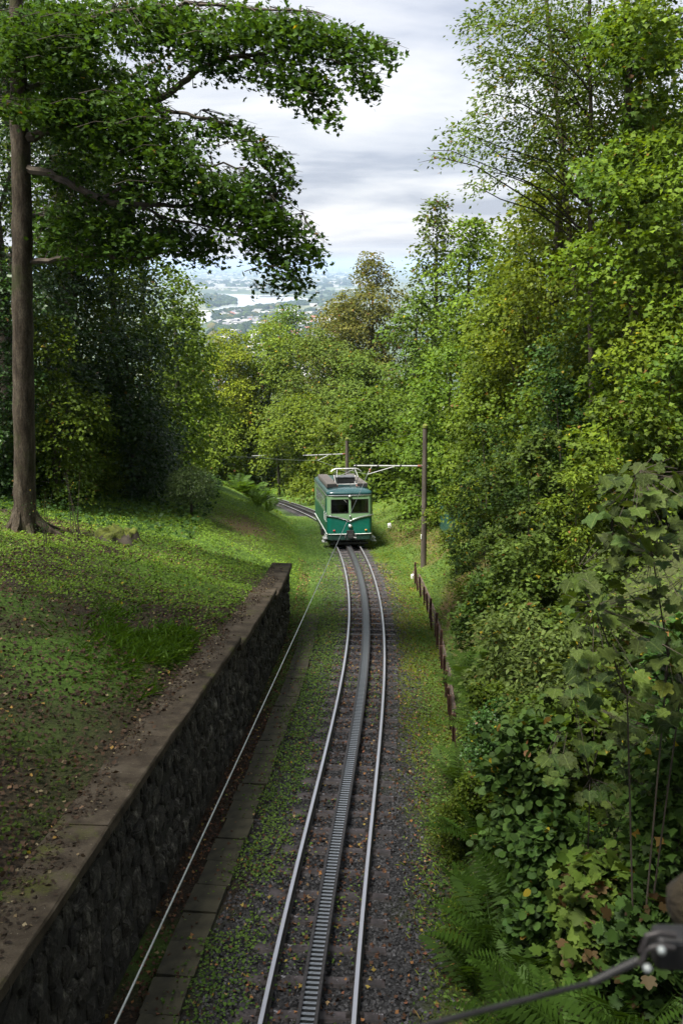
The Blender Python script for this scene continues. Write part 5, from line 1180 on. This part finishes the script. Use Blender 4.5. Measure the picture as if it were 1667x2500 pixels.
specs = [  # label, px, base row, top row, width px, template, leaf size, sprays, per, palette, kw
    ('hazel bush covering the wire mesh fence', 1195, 1330, 1010, 190, T_ROUND, .085, 420, 10, G_HAZ, {}),
    ('leafy bush beside the nearest mast, right of its foot', 1120, 1400, 1180, 170, T_WIDE, .09, 430, 11, G_MID, {}),
    ('round-leaved bush above the rusty fence', 1200, 1440, 1180, 210, T_ROUND, .085, 460, 10, G_HAZ, {}),
    ('maple shrub with yellowish leaves on the right bank', 1290, 1430, 1060, 240, T_STAR, .12, 520, 10, G_SYC, {}),
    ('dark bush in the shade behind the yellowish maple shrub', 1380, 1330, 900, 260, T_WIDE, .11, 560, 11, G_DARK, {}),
    ('green hornbeam bush left of the blurred saplings', 1400, 1500, 1130, 230, T_OVAL, .10, 560, 12, G_MID, {}),
    ('bright leafed young maple on the right bank', 1260, 1600, 1330, 210, T_STAR, .11, 420, 9, G_SYC, {}),
    ('pale long-leaved shrub right of the fence', 1230, 1710, 1500, 240, T_OVAL, .13, 380, 9, G_PALE, {}),
    ('pale dogwood shrub in the middle of the right bank', 1330, 1800, 1540, 230, T_OVAL, .12, 360, 9, G_PALE, {}),
    ('small glossy ivy bush below the pale shrub', 1190, 1880, 1720, 170, T_WIDE, .06, 420, 11, G_DARK, {'matn': 'leaf_gloss', 'col': (1.6, 1.6, 1.5)}),
    ('young hazel with big round leaves in the lower right', 1260, 2150, 1760, 240, T_ROUND, .115, 300, 8, G_HAZ, {}),
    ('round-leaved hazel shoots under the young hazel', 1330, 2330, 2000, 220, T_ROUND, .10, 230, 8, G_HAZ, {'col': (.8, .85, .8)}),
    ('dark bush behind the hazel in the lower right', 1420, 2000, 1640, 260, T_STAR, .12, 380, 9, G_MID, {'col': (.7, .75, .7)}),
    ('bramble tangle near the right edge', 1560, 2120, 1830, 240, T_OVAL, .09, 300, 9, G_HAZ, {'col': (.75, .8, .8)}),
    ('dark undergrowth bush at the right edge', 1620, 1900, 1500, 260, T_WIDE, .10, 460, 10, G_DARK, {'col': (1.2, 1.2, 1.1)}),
    ('withered maple shrub with browned leaf edges above the cable', 1450, 2400, 2090, 230, T_MAPLE, .125, 130, 7, G_SYC, {'oddp': .12, 'odd': BRN, 'rough': .45}),
    ('leafy shrub behind the blurred cable fitting', 1570, 2450, 2180, 220, T_MAPLE, .12, 120, 7, G_HAZ, {'oddp': .05, 'odd': BRN, 'col': (.8, .85, .8)}),
    ('bramble mound just uphill of the fence posts', 1150, 1520, 1420, 130, T_OVAL, .07, 330, 11, G_MID, {'col': (.85, .9, .8)}),
    ('dense hazel bush right of the fence middle', 1185, 1600, 1400, 190, T_ROUND, .08, 420, 9, G_HAZ, {'col': (1.15, 1.1, .9)}),
    ('leafy maple bush between the pale shrubs and the mast', 1290, 1540, 1300, 210, T_STAR, .10, 430, 9, G_SYC, {}),
    ('olive maple bush behind the pale dogwood', 1420, 1680, 1400, 220, T_STAR, .105, 430, 9, G_SYC, {}),
    ('low dark bush at the lower end of the fence', 1200, 1830, 1670, 160, T_WIDE, .07, 380, 10, G_MID, {'col': (.8, .85, .75)}),
    ('dark maple bush below the pale shrub', 1290, 1960, 1720, 220, T_STAR, .09, 380, 9, G_SYC, {'col': (.85, .9, .8)}),
    ('undergrowth bush in front of the round-leaved hazel', 1170, 2010, 1880, 150, T_WIDE, .06, 380, 10, G_MID, {'col': (.75, .8, .7)}),
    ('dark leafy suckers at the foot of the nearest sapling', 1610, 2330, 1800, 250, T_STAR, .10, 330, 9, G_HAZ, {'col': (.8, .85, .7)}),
    ('low weeds bush at the foot of the right bank', 1100, 2090, 1960, 130, T_OVAL, .055, 360, 10, G_MID, {}),
    ('low creeping bush beside the ballast in the lower right', 1140, 2330, 2180, 150, T_OVAL, .05, 380, 10, G_MID, {'col': (.85, .9, .8)}),
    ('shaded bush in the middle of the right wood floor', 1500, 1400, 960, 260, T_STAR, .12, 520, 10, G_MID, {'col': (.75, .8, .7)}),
    ('tall shrub with bright leaves near the right edge', 1610, 1300, 820, 260, T_STAR, .13, 560, 10, G_SYC, {'col': (.9, 1.0, .7)}),
]
for i, (lab, px, pb, pt, w, tp, sz, n, per, pal, kw) in enumerate(specs):
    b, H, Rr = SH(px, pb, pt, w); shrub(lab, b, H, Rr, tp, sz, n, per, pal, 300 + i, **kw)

# two close sycamore saplings: their large leaves are single pieces
LM = []
for i, pal in enumerate((G_SYC, G_HAZ, G_PALE, G_SYC)):
    r_ = np.random.default_rng(60 + i); tv, tt = T_MAPLE; v = tv.copy(); v[:, 2] += r_.normal(0, .03, len(v)) - .18 * v[:, 1] ** 2; c = np.tile(np.array(pal[0]) * .4 + np.array(pal[1]) * .6, (len(v), 1)) * r_.uniform(.9, 1.1, (len(v), 1))
    LM.append(set_mesh('leaf', v, tt, mats=[M['leaf_big']], col=c))
def sapling(label, stems, Y, blobs, nleaf, size, seed, base_px):
    r_ = np.random.default_rng(seed); b = gz(PY(base_px, 1250, Y)); t_ = thing('sycamore_sapling', label, 'sapling', b, 'sycamore saplings close to the lens'); P = lambda a, c, d=0: PY(a, c, Y + d) - b
    sp = []
    for st in stems:
        pts = [P(a, c, d) for a, c, d in st]; pts[0] = np.array([pts[0][0] * .3, pts[0][1] * .3, -.1]); MB().tube(pts, np.linspace(.010, .003, len(pts)), 6).build('stem', M['twig'], t_, True); sp += pts[1:]
    sp = np.array(sp); tot = sum(q[2] * q[3] for q in blobs); tw = MB()
    for (cx, cy, rx, ry, dY) in blobs:
        n = int(round(nleaf * rx * ry / tot))
        for _ in range(n):
            rd = math.sqrt(r_.random()); g = r_.uniform(0, 6.28); p = P(cx + rx * rd * math.cos(g), cy + ry * rd * math.sin(g), dY + r_.normal(0, .35))
            o_ = link('leaf', LM[r_.integers(4)], t_); j = np.argmin(np.linalg.norm(sp - p, axis=1)); d = p - sp[j]; yaw = math.atan2(-d[0], d[1]) + r_.normal(0, .7)
            o_.location = tuple(p); o_.rotation_euler = (R(-25) + r_.normal(0, .38), r_.normal(0, .38), yaw); s = size * r_.uniform(.6, 1.2); o_.scale = (s, s, s)
            v_ = r_.uniform(.45, 1.1); o_.color = (v_, v_ * r_.uniform(.95, 1.05), v_ * r_.uniform(.8, 1.1), 1) if r_.random() > .012 else (1.8, 1.2, .6, 1)
            L_ = np.linalg.norm(d); e_ = p - d / (L_ + 1e-6) * min(L_, .28); tw.tube([e_, p], [.0035, .0022], 3, cap=False)
    tag(tw.build('leaf_stalks', M['twig'], t_), kind='stuff')
sapling('nearest sycamore sapling with large grey-green leaves at the right edge', [[(1640, 2000, 0), (1630, 1600, 0), (1590, 1350, 0), (1560, 1150, 0)], [(1640, 2000, 0), (1660, 1700, .2), (1680, 1400, .2), (1690, 1150, .2)], [(1640, 2000, 0), (1530, 1700, 0), (1450, 1480, -.1), (1400, 1400, 0)]], 8.0,
        [(1600, 1180, 80, 70, 0), (1500, 1210, 70, 60, 0), (1620, 1320, 60, 60, 0), (1500, 1330, 60, 50, 0), (1560, 1480, 110, 70, 0), (1450, 1500, 70, 50, 0), (1600, 1590, 90, 60, 0), (1440, 1620, 80, 50, 0), (1520, 1680, 80, 50, 0), (1400, 1420, 40, 40, 0), (1640, 1720, 50, 60, 0)], 300, .145, 71, 1640)
sapling('smaller sycamore sapling in front of the pale shrubs', [[(1480, 2200, 0), (1440, 1900, 0), (1400, 1700, 0)], [(1480, 2200, 0), (1540, 1900, 0), (1600, 1780, 0)]], 9.5,
        [(1400, 1690, 60, 50, 0), (1480, 1790, 80, 50, 0), (1580, 1840, 80, 60, 0), (1380, 1860, 60, 50, 0), (1620, 1960, 50, 60, 0), (1480, 1950, 70, 50, 0)], 260, .14, 72, 1480)

# ------------------------------------------------------------------ ground cover, litter, ballast
def scatter_ground(n, xr, yr, dens, seed, ybias=None):
    r_ = np.random.default_rng(seed); y = yr[0] + (yr[1] - yr[0]) * r_.random(n) ** (ybias or 1.0); o_ = r_.uniform(xr[0], xr[1], n); x = xc(y) + o_
    keep = r_.random(n) < dens(o_, x, y); return r_, o_[keep], x[keep], y[keep]
def cover(name, label, cat, r_, x, y, z, templ, size, pal, tilt=.5, lift=.03, odd=None, oddp=0, spread=.16, mt='leaf', fwdz=0.0, patch=.5, zspread=.04):
    n = len(x); pos = np.stack([x, y, z + lift + r_.random(n) * zspread], 1); nn = UP + r_.normal(0, tilt, (n, 3)); fw = r_.normal(0, 1, (n, 3)); fw[:, 2] = fwdz
    g = fbm(x * patch + 31, y * patch + 7, 2)
    V, T, C = scatter(templ, pos, nn, fw, size * r_.uniform(.55, 1.25, n), leaf_colors(r_, n, pal, np.clip(g * 1.6 - .3, 0, 1), spread, odd, oddp))
    o_ = link(name, set_mesh(name, V, T, mats=[M[mt]], col=C)); tag(o_, label, cat, kind='stuff'); return o_
G_LAWN = [(.062, .130, .013), (.170, .270, .036)]
# left lawn: low broad-leaved ground cover, thick towards the far end
def d1(o, x, y):
    q = fbm(x * .7, y * .7, 3); a = np.where(y < 29.3, smooth(-2.78, -3.15, o), smooth(-2.0, -2.6, o)); bare_ = np.exp(-(((x - PY(600, 1235, 41)[0]) / 1.0) ** 2 + ((y - 41) / 2.8) ** 2))
    return a * np.clip(.22 + .9 * smooth(14, 27, y) + 2.4 * (q - .52), .04, 1) * (1 - bare_) * (1 - .6 * smooth(-9, -14, o))
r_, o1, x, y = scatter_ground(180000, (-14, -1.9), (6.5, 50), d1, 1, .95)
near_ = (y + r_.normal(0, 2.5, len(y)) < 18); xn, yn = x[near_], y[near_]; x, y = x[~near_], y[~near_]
cover('shade_tinted_plants', 'leafy plants tinted dark for shade among the litter on the near left bank', 'ground cover', r_, xn, yn, ground(xn, yn), T_WIDE, .060, [(.030, .062, .010), (.085, .130, .020)], .45, .02, YEL, .012, zspread=.08)  # near part of the same cover; darker palette stands in for shade
cover('lawn_plants', 'low leafy ground cover over the left bank', 'ground cover', r_, x, y, ground(x, y), T_WIDE, .064, G_LAWN, .45, .02, YEL, .012, zspread=.04 + .20 * smooth(.50, .72, fbm(x * .9 + 60, y * .9, 3)))
# brown litter under the maple
def d2(o, x, y): return np.where(y < 29, smooth(-2.5, -3.0, o), smooth(-2.2, -2.9, o) * .4) * np.clip(1.0 - .045 * (y - 8) + 1.1 * (fbm(x * .6 + 3, y * .6, 2) - .5), .08, 1)
r_, o1, x, y = scatter_ground(120000, (-13, -2.4), (6.5, 46), d2, 2, .9)
LIT = [(.022, .014, .009), (.085, .050, .028)]
z = np.where((o1 > -2.98) & (y < 29), zr(y) + coping_h(y) + .015, ground(x, y) + .015)
keep = (o1 < -3.0) | (y > 29) | (r_.random(len(x)) < np.clip((-2.52 - o1) * 1.6, .06, .7)); x, y, z = x[keep], y[keep], z[keep]
cover('leaf_litter', 'brown fallen leaves on the left bank', 'leaf litter', r_, x, y, z, T_WIDE, .072, LIT, .55, .005, [(.26, .16, .04), (.20, .12, .07), (.22, .18, .10)], .06, mt='litter', zspread=.02)
r_ = np.random.default_rng(77); n = 3600; y = r_.uniform(6, 29, n); q = r_.random(n) ** .6; o1 = -2.36 - .58 * q; keep = fbm(y * 1.1, o1 * 3 + 9, 2) > .60 - .36 * q; y, o1 = y[keep], o1[keep]; x = xc(y) + o1
cover('coping_debris', 'crumbs of soil and leaf bits lying on the wall coping', 'leaf litter', r_, x, y, zr(y) + coping_h(y) + .012, T_WIDE, .050, [(.016, .011, .007), (.060, .040, .024)], .5, .002, [(.20, .15, .08), (.24, .20, .12)], .08, mt='litter', zspread=.015)
# litter in the gutter and between the rails
def d3(o, x, y): return np.where(o < -1.98, .95, np.where(o < -1.5, .10, np.where(np.abs(o) < .5, .42, np.where(o > 1.2, .30, .25)))) * (1 - .3 * smooth(18, 34, y))
r_, o1, x, y = scatter_ground(42000, (-2.38, 2.0), (7, 40), d3, 3, .8)
z = ground(x, y) + .03; z = np.where((o1 > -1.98) & (o1 < -1.5), zr(y) + BALLAST + .066, z)
cover('fallen_leaves', 'brown and orange fallen leaves along the track and gutter', 'leaf litter', r_, x, y, z, T_STAR, .056, [(.030, .017, .011), (.12, .058, .032)], .6, .004, [(.27, .13, .05), (.26, .18, .09), (.28, .21, .05), (.20, .085, .05)], .20, mt='litter', zspread=.025)
# plants on the ballast shoulder
def d4(o, x, y):
    q = fbm(x * 1.1 + 8, y * .9, 3); l = np.where(o < 0, np.exp(-((o + 1.2) / .40) ** 2) * 1.6 * smooth(.34, .50, q + .008 * (y - 12)), 0) ; far_ = smooth(20, 30, y) * np.where((o < -.65), .85, 0) * smooth(.35, .5, q + .1)
    rgt = np.where(o > .7, smooth(1.0, 1.9, o) * smooth(.35, .58, q + .05 + .004 * (y - 14)), 0); mid = np.where(np.abs(o) < .5, .16 * smooth(.55, .65, q), 0)
    return np.clip(np.maximum.reduce([l, far_, rgt, mid]), 0, 1)
r_, o1, x, y = scatter_ground(150000, (-2.3, 2.3), (7, 60), d4, 4, .9)
z = ground(x, y)
cover('track_weeds', 'small green weeds growing through the ballast shoulders', 'weeds', r_, x, y, z, T_WIDE, .050, [(.040, .090, .016), (.12, .19, .040)], .45, .03, YEL, .01, zspread=.09)
# grass blades: right shoulder, bank behind the tram, tuft patch on the left lawn
gp = PY(410, 1580, 20)
def d5(o, x, y):
    rgt = np.where(o > 0, smooth(1.35, 1.9, o) * (.35 + .65 * smooth(14, 30, y)) * (1 - smooth(6, 9, o)), 0)
    lf = np.where(o < -2.0, .45 * smooth(17, 28, y) * smooth(.40, .52, fbm(x * .6 + 20, y * .6, 2)), 0); return np.clip(np.maximum(rgt, lf), 0, 1)
r_, o1, x, y = scatter_ground(130000, (-9, 9), (8, 75), d5, 5, .85)
cover('grass', 'short bright grass on the verges beside the track', 'grass', r_, x, y, ground(x, y), T_BLADE, .16, [(.085, .140, .014), (.20, .265, .032)], .35, -.01, [(.22, .17, .06), (.25, .20, .07)], .10, mt='leaf', fwdz=1.4, zspread=.0)
r_, o1, x, y = scatter_ground(60000, (.8, 2.15), (8, 48), lambda o, x, y: smooth(1.0 - .25 * smooth(12, 22, y), 1.6 - .4 * smooth(12, 22, y), o) * (.45 + .55 * smooth(12, 24, y)) * np.clip(.5 + 2.2 * (fbm(x, y, 2) - .42), .15, 1), 15, .9)
cover('verge_grass', 'strip of bright short grass between the ballast and the rusty fence', 'grass', r_, x, y, ground(x, y), T_BLADE, .13, [(.095, .145, .012), (.22, .275, .032)], .4, -.01, [(.22, .17, .06), (.25, .20, .07)], .12, mt='leaf', fwdz=1.2, zspread=.0)
tp_ = hit(400, 1590, 40)
r_ = np.random.default_rng(6); n = 9000; x = tp_[0] + r_.normal(0, .75, n); y = tp_[1] + r_.normal(0, 1.2, n) - (x - tp_[0]) * .6; k_ = (x - xc(y) < -3.1) & (fbm(x * 1.5, y * 1.5, 2) > .42); x, y = x[k_], y[k_]
cover('grass_tuft', 'patch of long fine green grass on the left bank', 'grass', r_, x, y, ground(x, y), T_BLADE, .30, [(.045, .110, .010), (.095, .185, .018)], .45, -.02, fwdz=1.0, zspread=0)
# moss and small plants on the right bank floor
def d6(o, x, y): return smooth(2.1, 2.6, o) * np.clip(.45 + 1.8 * (fbm(x * .8, y * .8 + 40, 3) - .45) + .6 * (1 - smooth(9, 16, y)), 0, 1)
r_, o1, x, y = scatter_ground(80000, (2.0, 10), (6.5, 56), d6, 8, .9)
cover('bank_plants', 'mixed low undergrowth on the right bank', 'undergrowth', r_, x, y, ground(x, y), T_WIDE, .085, [(.045, .085, .014), (.12, .17, .035)], .5, .03, YEL, .02, zspread=.16)
# forest floor under the left trees
r_, o1, x, y = scatter_ground(30000, (-30, -6), (28, 62), lambda o, x, y: .75 + 0 * o, 9)
cover('forest_floor', 'dark undergrowth on the floor of the left wood', 'undergrowth', r_, x, y, ground(x, y), T_WIDE, .16, G_DARK, .5, .05, zspread=.35)
r_, o1, x, y = scatter_ground(30000, (-6, 30), (60, 125), lambda o, x, y: smooth(1.7, 2.6, np.abs(o)) * .8, 10)
cover('far_verge_plants', 'low green plants at the foot of the far trees', 'undergrowth', r_, x, y, ground(x, y), T_WIDE, .20, G_LAWN, .5, .03, zspread=.15)
# ballast stones
def d7(o, x, y): return (1 - smooth(1.15, 1.85, np.abs(o) + (fbm(x * 2, y * 2, 2) - .5) * .7)) * np.where((o < -1.48), 0, 1)
r_, o1, x, y = scatter_ground(44000, (-1.8, 1.9), (7.5, 40), d7, 12, 1.25)
n = len(x); pos = np.stack([x, y, ground(x, y) + .004], 1); g = r_.random(n) ** 1.8
colr = np.stack([.010 + .052 * g, .010 + .052 * g, .0115 + .056 * g], 1) * np.where(r_.random(n) < .06, 1.9, 1)[:, None]
V, T, C = scatter(T_STONE, pos, UP + r_.normal(0, .5, (n, 3)), r_.normal(0, 1, (n, 3)), r_.uniform(.035, .075, n), colr, r_.uniform(.6, 1.2, n))
m, t, b_, o_ = mat('ballast'); at = t.nodes.new('ShaderNodeAttribute'); at.attribute_name = 'tint'; t.links.new(at.outputs['Color'], b_.inputs['Base Color']); b_.inputs['Roughness'].default_value = .75
tag(link('ballast', set_mesh('ballast', V, T, mats=[m], col=C)), 'dark grey crushed stone ballast under the track', 'ballast', kind='stuff')

# ------------------------------------------------------------------ the far plain: houses, woods, barge
hs_proto = []
for wl_, rf_ in (('house_wall', 'roof_dark'), ('house_wall', 'roof_red'), ('house_cream', 'roof_red'), ('house_wall', 'house_wall')):
    body = MB().box((0, 0, 3.5), (12, 10, 7)).mesh('wall', M[wl_]); rf = MB()
    if wl_ == rf_: rf.box((0, 0, 7.4), (12.6, 10.6, .8))
    else: rf.add([(-6.6, -5.6, 6.8), (6.6, -5.6, 6.8), (6.6, 5.6, 6.8), (-6.6, 5.6, 6.8), (-6.6, 0, 11.5), (6.6, 0, 11.5)], [(0, 1, 5, 4), (2, 3, 4, 5), (0, 4, 3), (1, 2, 5), (0, 3, 2, 1)])
    hs_proto.append((body, rf.mesh('roof', M[rf_])))
kinds = ['white house with a dark roof', 'white house with a red roof', 'cream house with a red roof', 'flat-roofed white block']
r_ = np.random.default_rng(40); hs = []
inriv = lambda px, py: (py < 757 and px < 760 and py > 712 and (py < 757 - (px - 540) * .1)) 
while len(hs) < 170:
    px = r_.uniform(500, 850); py = r_.uniform(764, 960)
    if px < 540 and py < 795: continue
    if fbm(np.array(px * .03), np.array(py * .06), 2) < .46: continue
    hs.append((px, py))
for _ in range(90): hs.append((r_.uniform(530, 840), r_.uniform(760, 800)))
for px, py in hs:
    p = PZ(px, py, PLAIN); k = r_.choice(4, p=[.42, .15, .13, .30]); t_ = thing('valley_house', 'small %s in the far valley town' % kinds[k], 'house', p, 'far town ' + ['dark-roofed', 'red-roofed', 'cream', 'flat-roofed'][k] + ' houses', r_.uniform(0, 3.14))
    s = r_.uniform(.8, 1.7) * (1.25 if k == 3 else 1); t_.scale = (s * (1.7 if k == 3 else 1), s, s * .9); link('wall', hs_proto[k][0], t_); link('roof', hs_proto[k][1], t_)
far = MB()
for i in range(420):
    px = r_.uniform(470, 900); py = 660 + 55 * r_.random() ** 1.2 if r_.random() < .7 else r_.uniform(740, 790)
    if inriv(px, py) and py > 712: continue
    p = PZ(px, py, PLAIN); s = r_.uniform(18, 60) if py < 700 else r_.uniform(12, 26); far.box(p + np.array([0, 0, s * .18]), (s * r_.uniform(.6, 2.2), s, s * .45))
tag(far.build('distant_town', M['house_wall']), 'specks of pale buildings scattered over the far plain', 'town', kind='stuff')
for px, h in ((812, 150), (772, 120), (828, 130), (560, 90)):
    p = PZ(px, 662, PLAIN); s = MB(); s.tube([(0, 0, 0), (0, 0, h * .7), (0, 0, h)], [9, 6, 3], 8)
    tag(s.build('chimney_stack', M['roof_dark'], None, loc=p), 'faint tower on the hazy horizon %s' % {812: 'right of centre', 772: 'just right of the maple branch tip', 828: 'nearest the bronze tree', 560: 'at the far left of the plain'}[px], 'tower', 'towers on the horizon')
# woods: irregular domes of leaves along belts
def dome_templ(seed):
    q = np.random.default_rng(seed); v = []; n = 6
    for (rr, h) in ((1.0, .05), (.95, .5), (.55, .85)):
        for j in range(n): g = 6.283 * (j + q.uniform(-.3, .3)) / n; v.append((rr * q.uniform(.75, 1.15) * math.cos(g), rr * q.uniform(.75, 1.15) * math.sin(g), h * q.uniform(.8, 1.15)))
    v.append((0, 0, 1.0)); t_ = []
    for l in range(2):
        for j in range(n): a = l * n + j; b2 = l * n + (j + 1) % n; t_ += [(a, b2, b2 + n), (a, b2 + n, a + n)]
    for j in range(n): t_.append((2 * n + j, 2 * n + (j + 1) % n, 3 * n))
    return np.array(v), np.array(t_)
belts = [((528, 768), (735, 742), 4, 260), ((735, 742), (880, 725), 6, 161), ((500, 725), (575, 735), 8, 124), ((510, 745), (560, 740), 5, 68), ((470, 690), (640, 700), 9, 161), ((640, 706), (860, 690), 8, 161), ((640, 715), (840, 716), 4, 99), ((520, 780), (840, 770), 10, 204), ((510, 810), (850, 800), 16, 186), ((505, 850), (820, 850), 30, 148), ((500, 920), (700, 930), 40, 99), ((470, 668), (900, 672), 8, 161)]
parts = []
for bi, (a, b2, sp2, n) in enumerate(belts):
    q = r_.random(n); px = a[0] + (b2[0] - a[0]) * q; py = a[1] + (b2[1] - a[1]) * q + r_.normal(0, sp2 * .5, n)
    bx = np.array([PZ(u_, max(v_, 658), PLAIN) for u_, v_ in zip(px, py)]); s = r_.uniform(10, 20, n) * (1.6 if a[1] < 710 else 1)
    fw = r_.normal(0, 1, (n, 3)); fw[:, 2] = 0
    parts.append(scatter(dome_templ(bi), bx, np.tile(UP, (n, 1)), fw, s, leaf_colors(r_, n, [(.016, .034, .012), (.045, .070, .022)], None, .25, [(.12, .11, .03)], .08), r_.uniform(.8, 1.6, n)))
V, T, C = join(parts); tag(link('distant_woods', set_mesh('distant_woods', V, T, mats=[M['leaf_far']], col=C)), 'bluish belts of trees along the river and across the plain', 'woods', kind='stuff')
p = PZ(664, 724.5, PLAIN + 2); bg_ = thing('barge', 'long dark barge on the pale river', 'barge', p, rz=R(8))
MB().box((0, 0, 2), (150, 16, 5)).build('hull', M['roof_dark'], bg_); MB().box((62, 0, 7), (16, 11, 6)).build('wheelhouse', M['house_wall'], bg_)
p = PZ(505, 709, PLAIN); br_ = thing('river_bridge', 'thin pale bridge over the river at the left of the plain', 'bridge', p)
MB().box((0, 0, 22), (900, 30, 8)).build('deck', M['house_wall'], br_)
for q in np.linspace(-380, 380, 6): MB().box((q, 0, 9), (14, 22, 18)).build('pier', M['house_wall'], br_)

# ------------------------------------------------------------------ haze over the valley
m = bpy.data.materials.new('haze'); m.use_nodes = True; t = m.node_tree; t.nodes.clear(); o_ = t.nodes.new('ShaderNodeOutputMaterial'); pv = t.nodes.new('ShaderNodeVolumePrincipled')
pv.inputs['Color'].default_value = (.56, .74, 1.0, 1); pv.inputs['Density'].default_value = 6.0e-5; pv.inputs['Anisotropy'].default_value = 0.0; t.links.new(pv.outputs[0], o_.inputs['Volume'])
hz = MB().box((0, 0, (PLAIN - 1 + 60) / 2), (96000, 96000, 60 - PLAIN + 1)).build('haze', m); tag(hz, 'pale blue haze lying over the far plain', 'haze', kind='stuff')
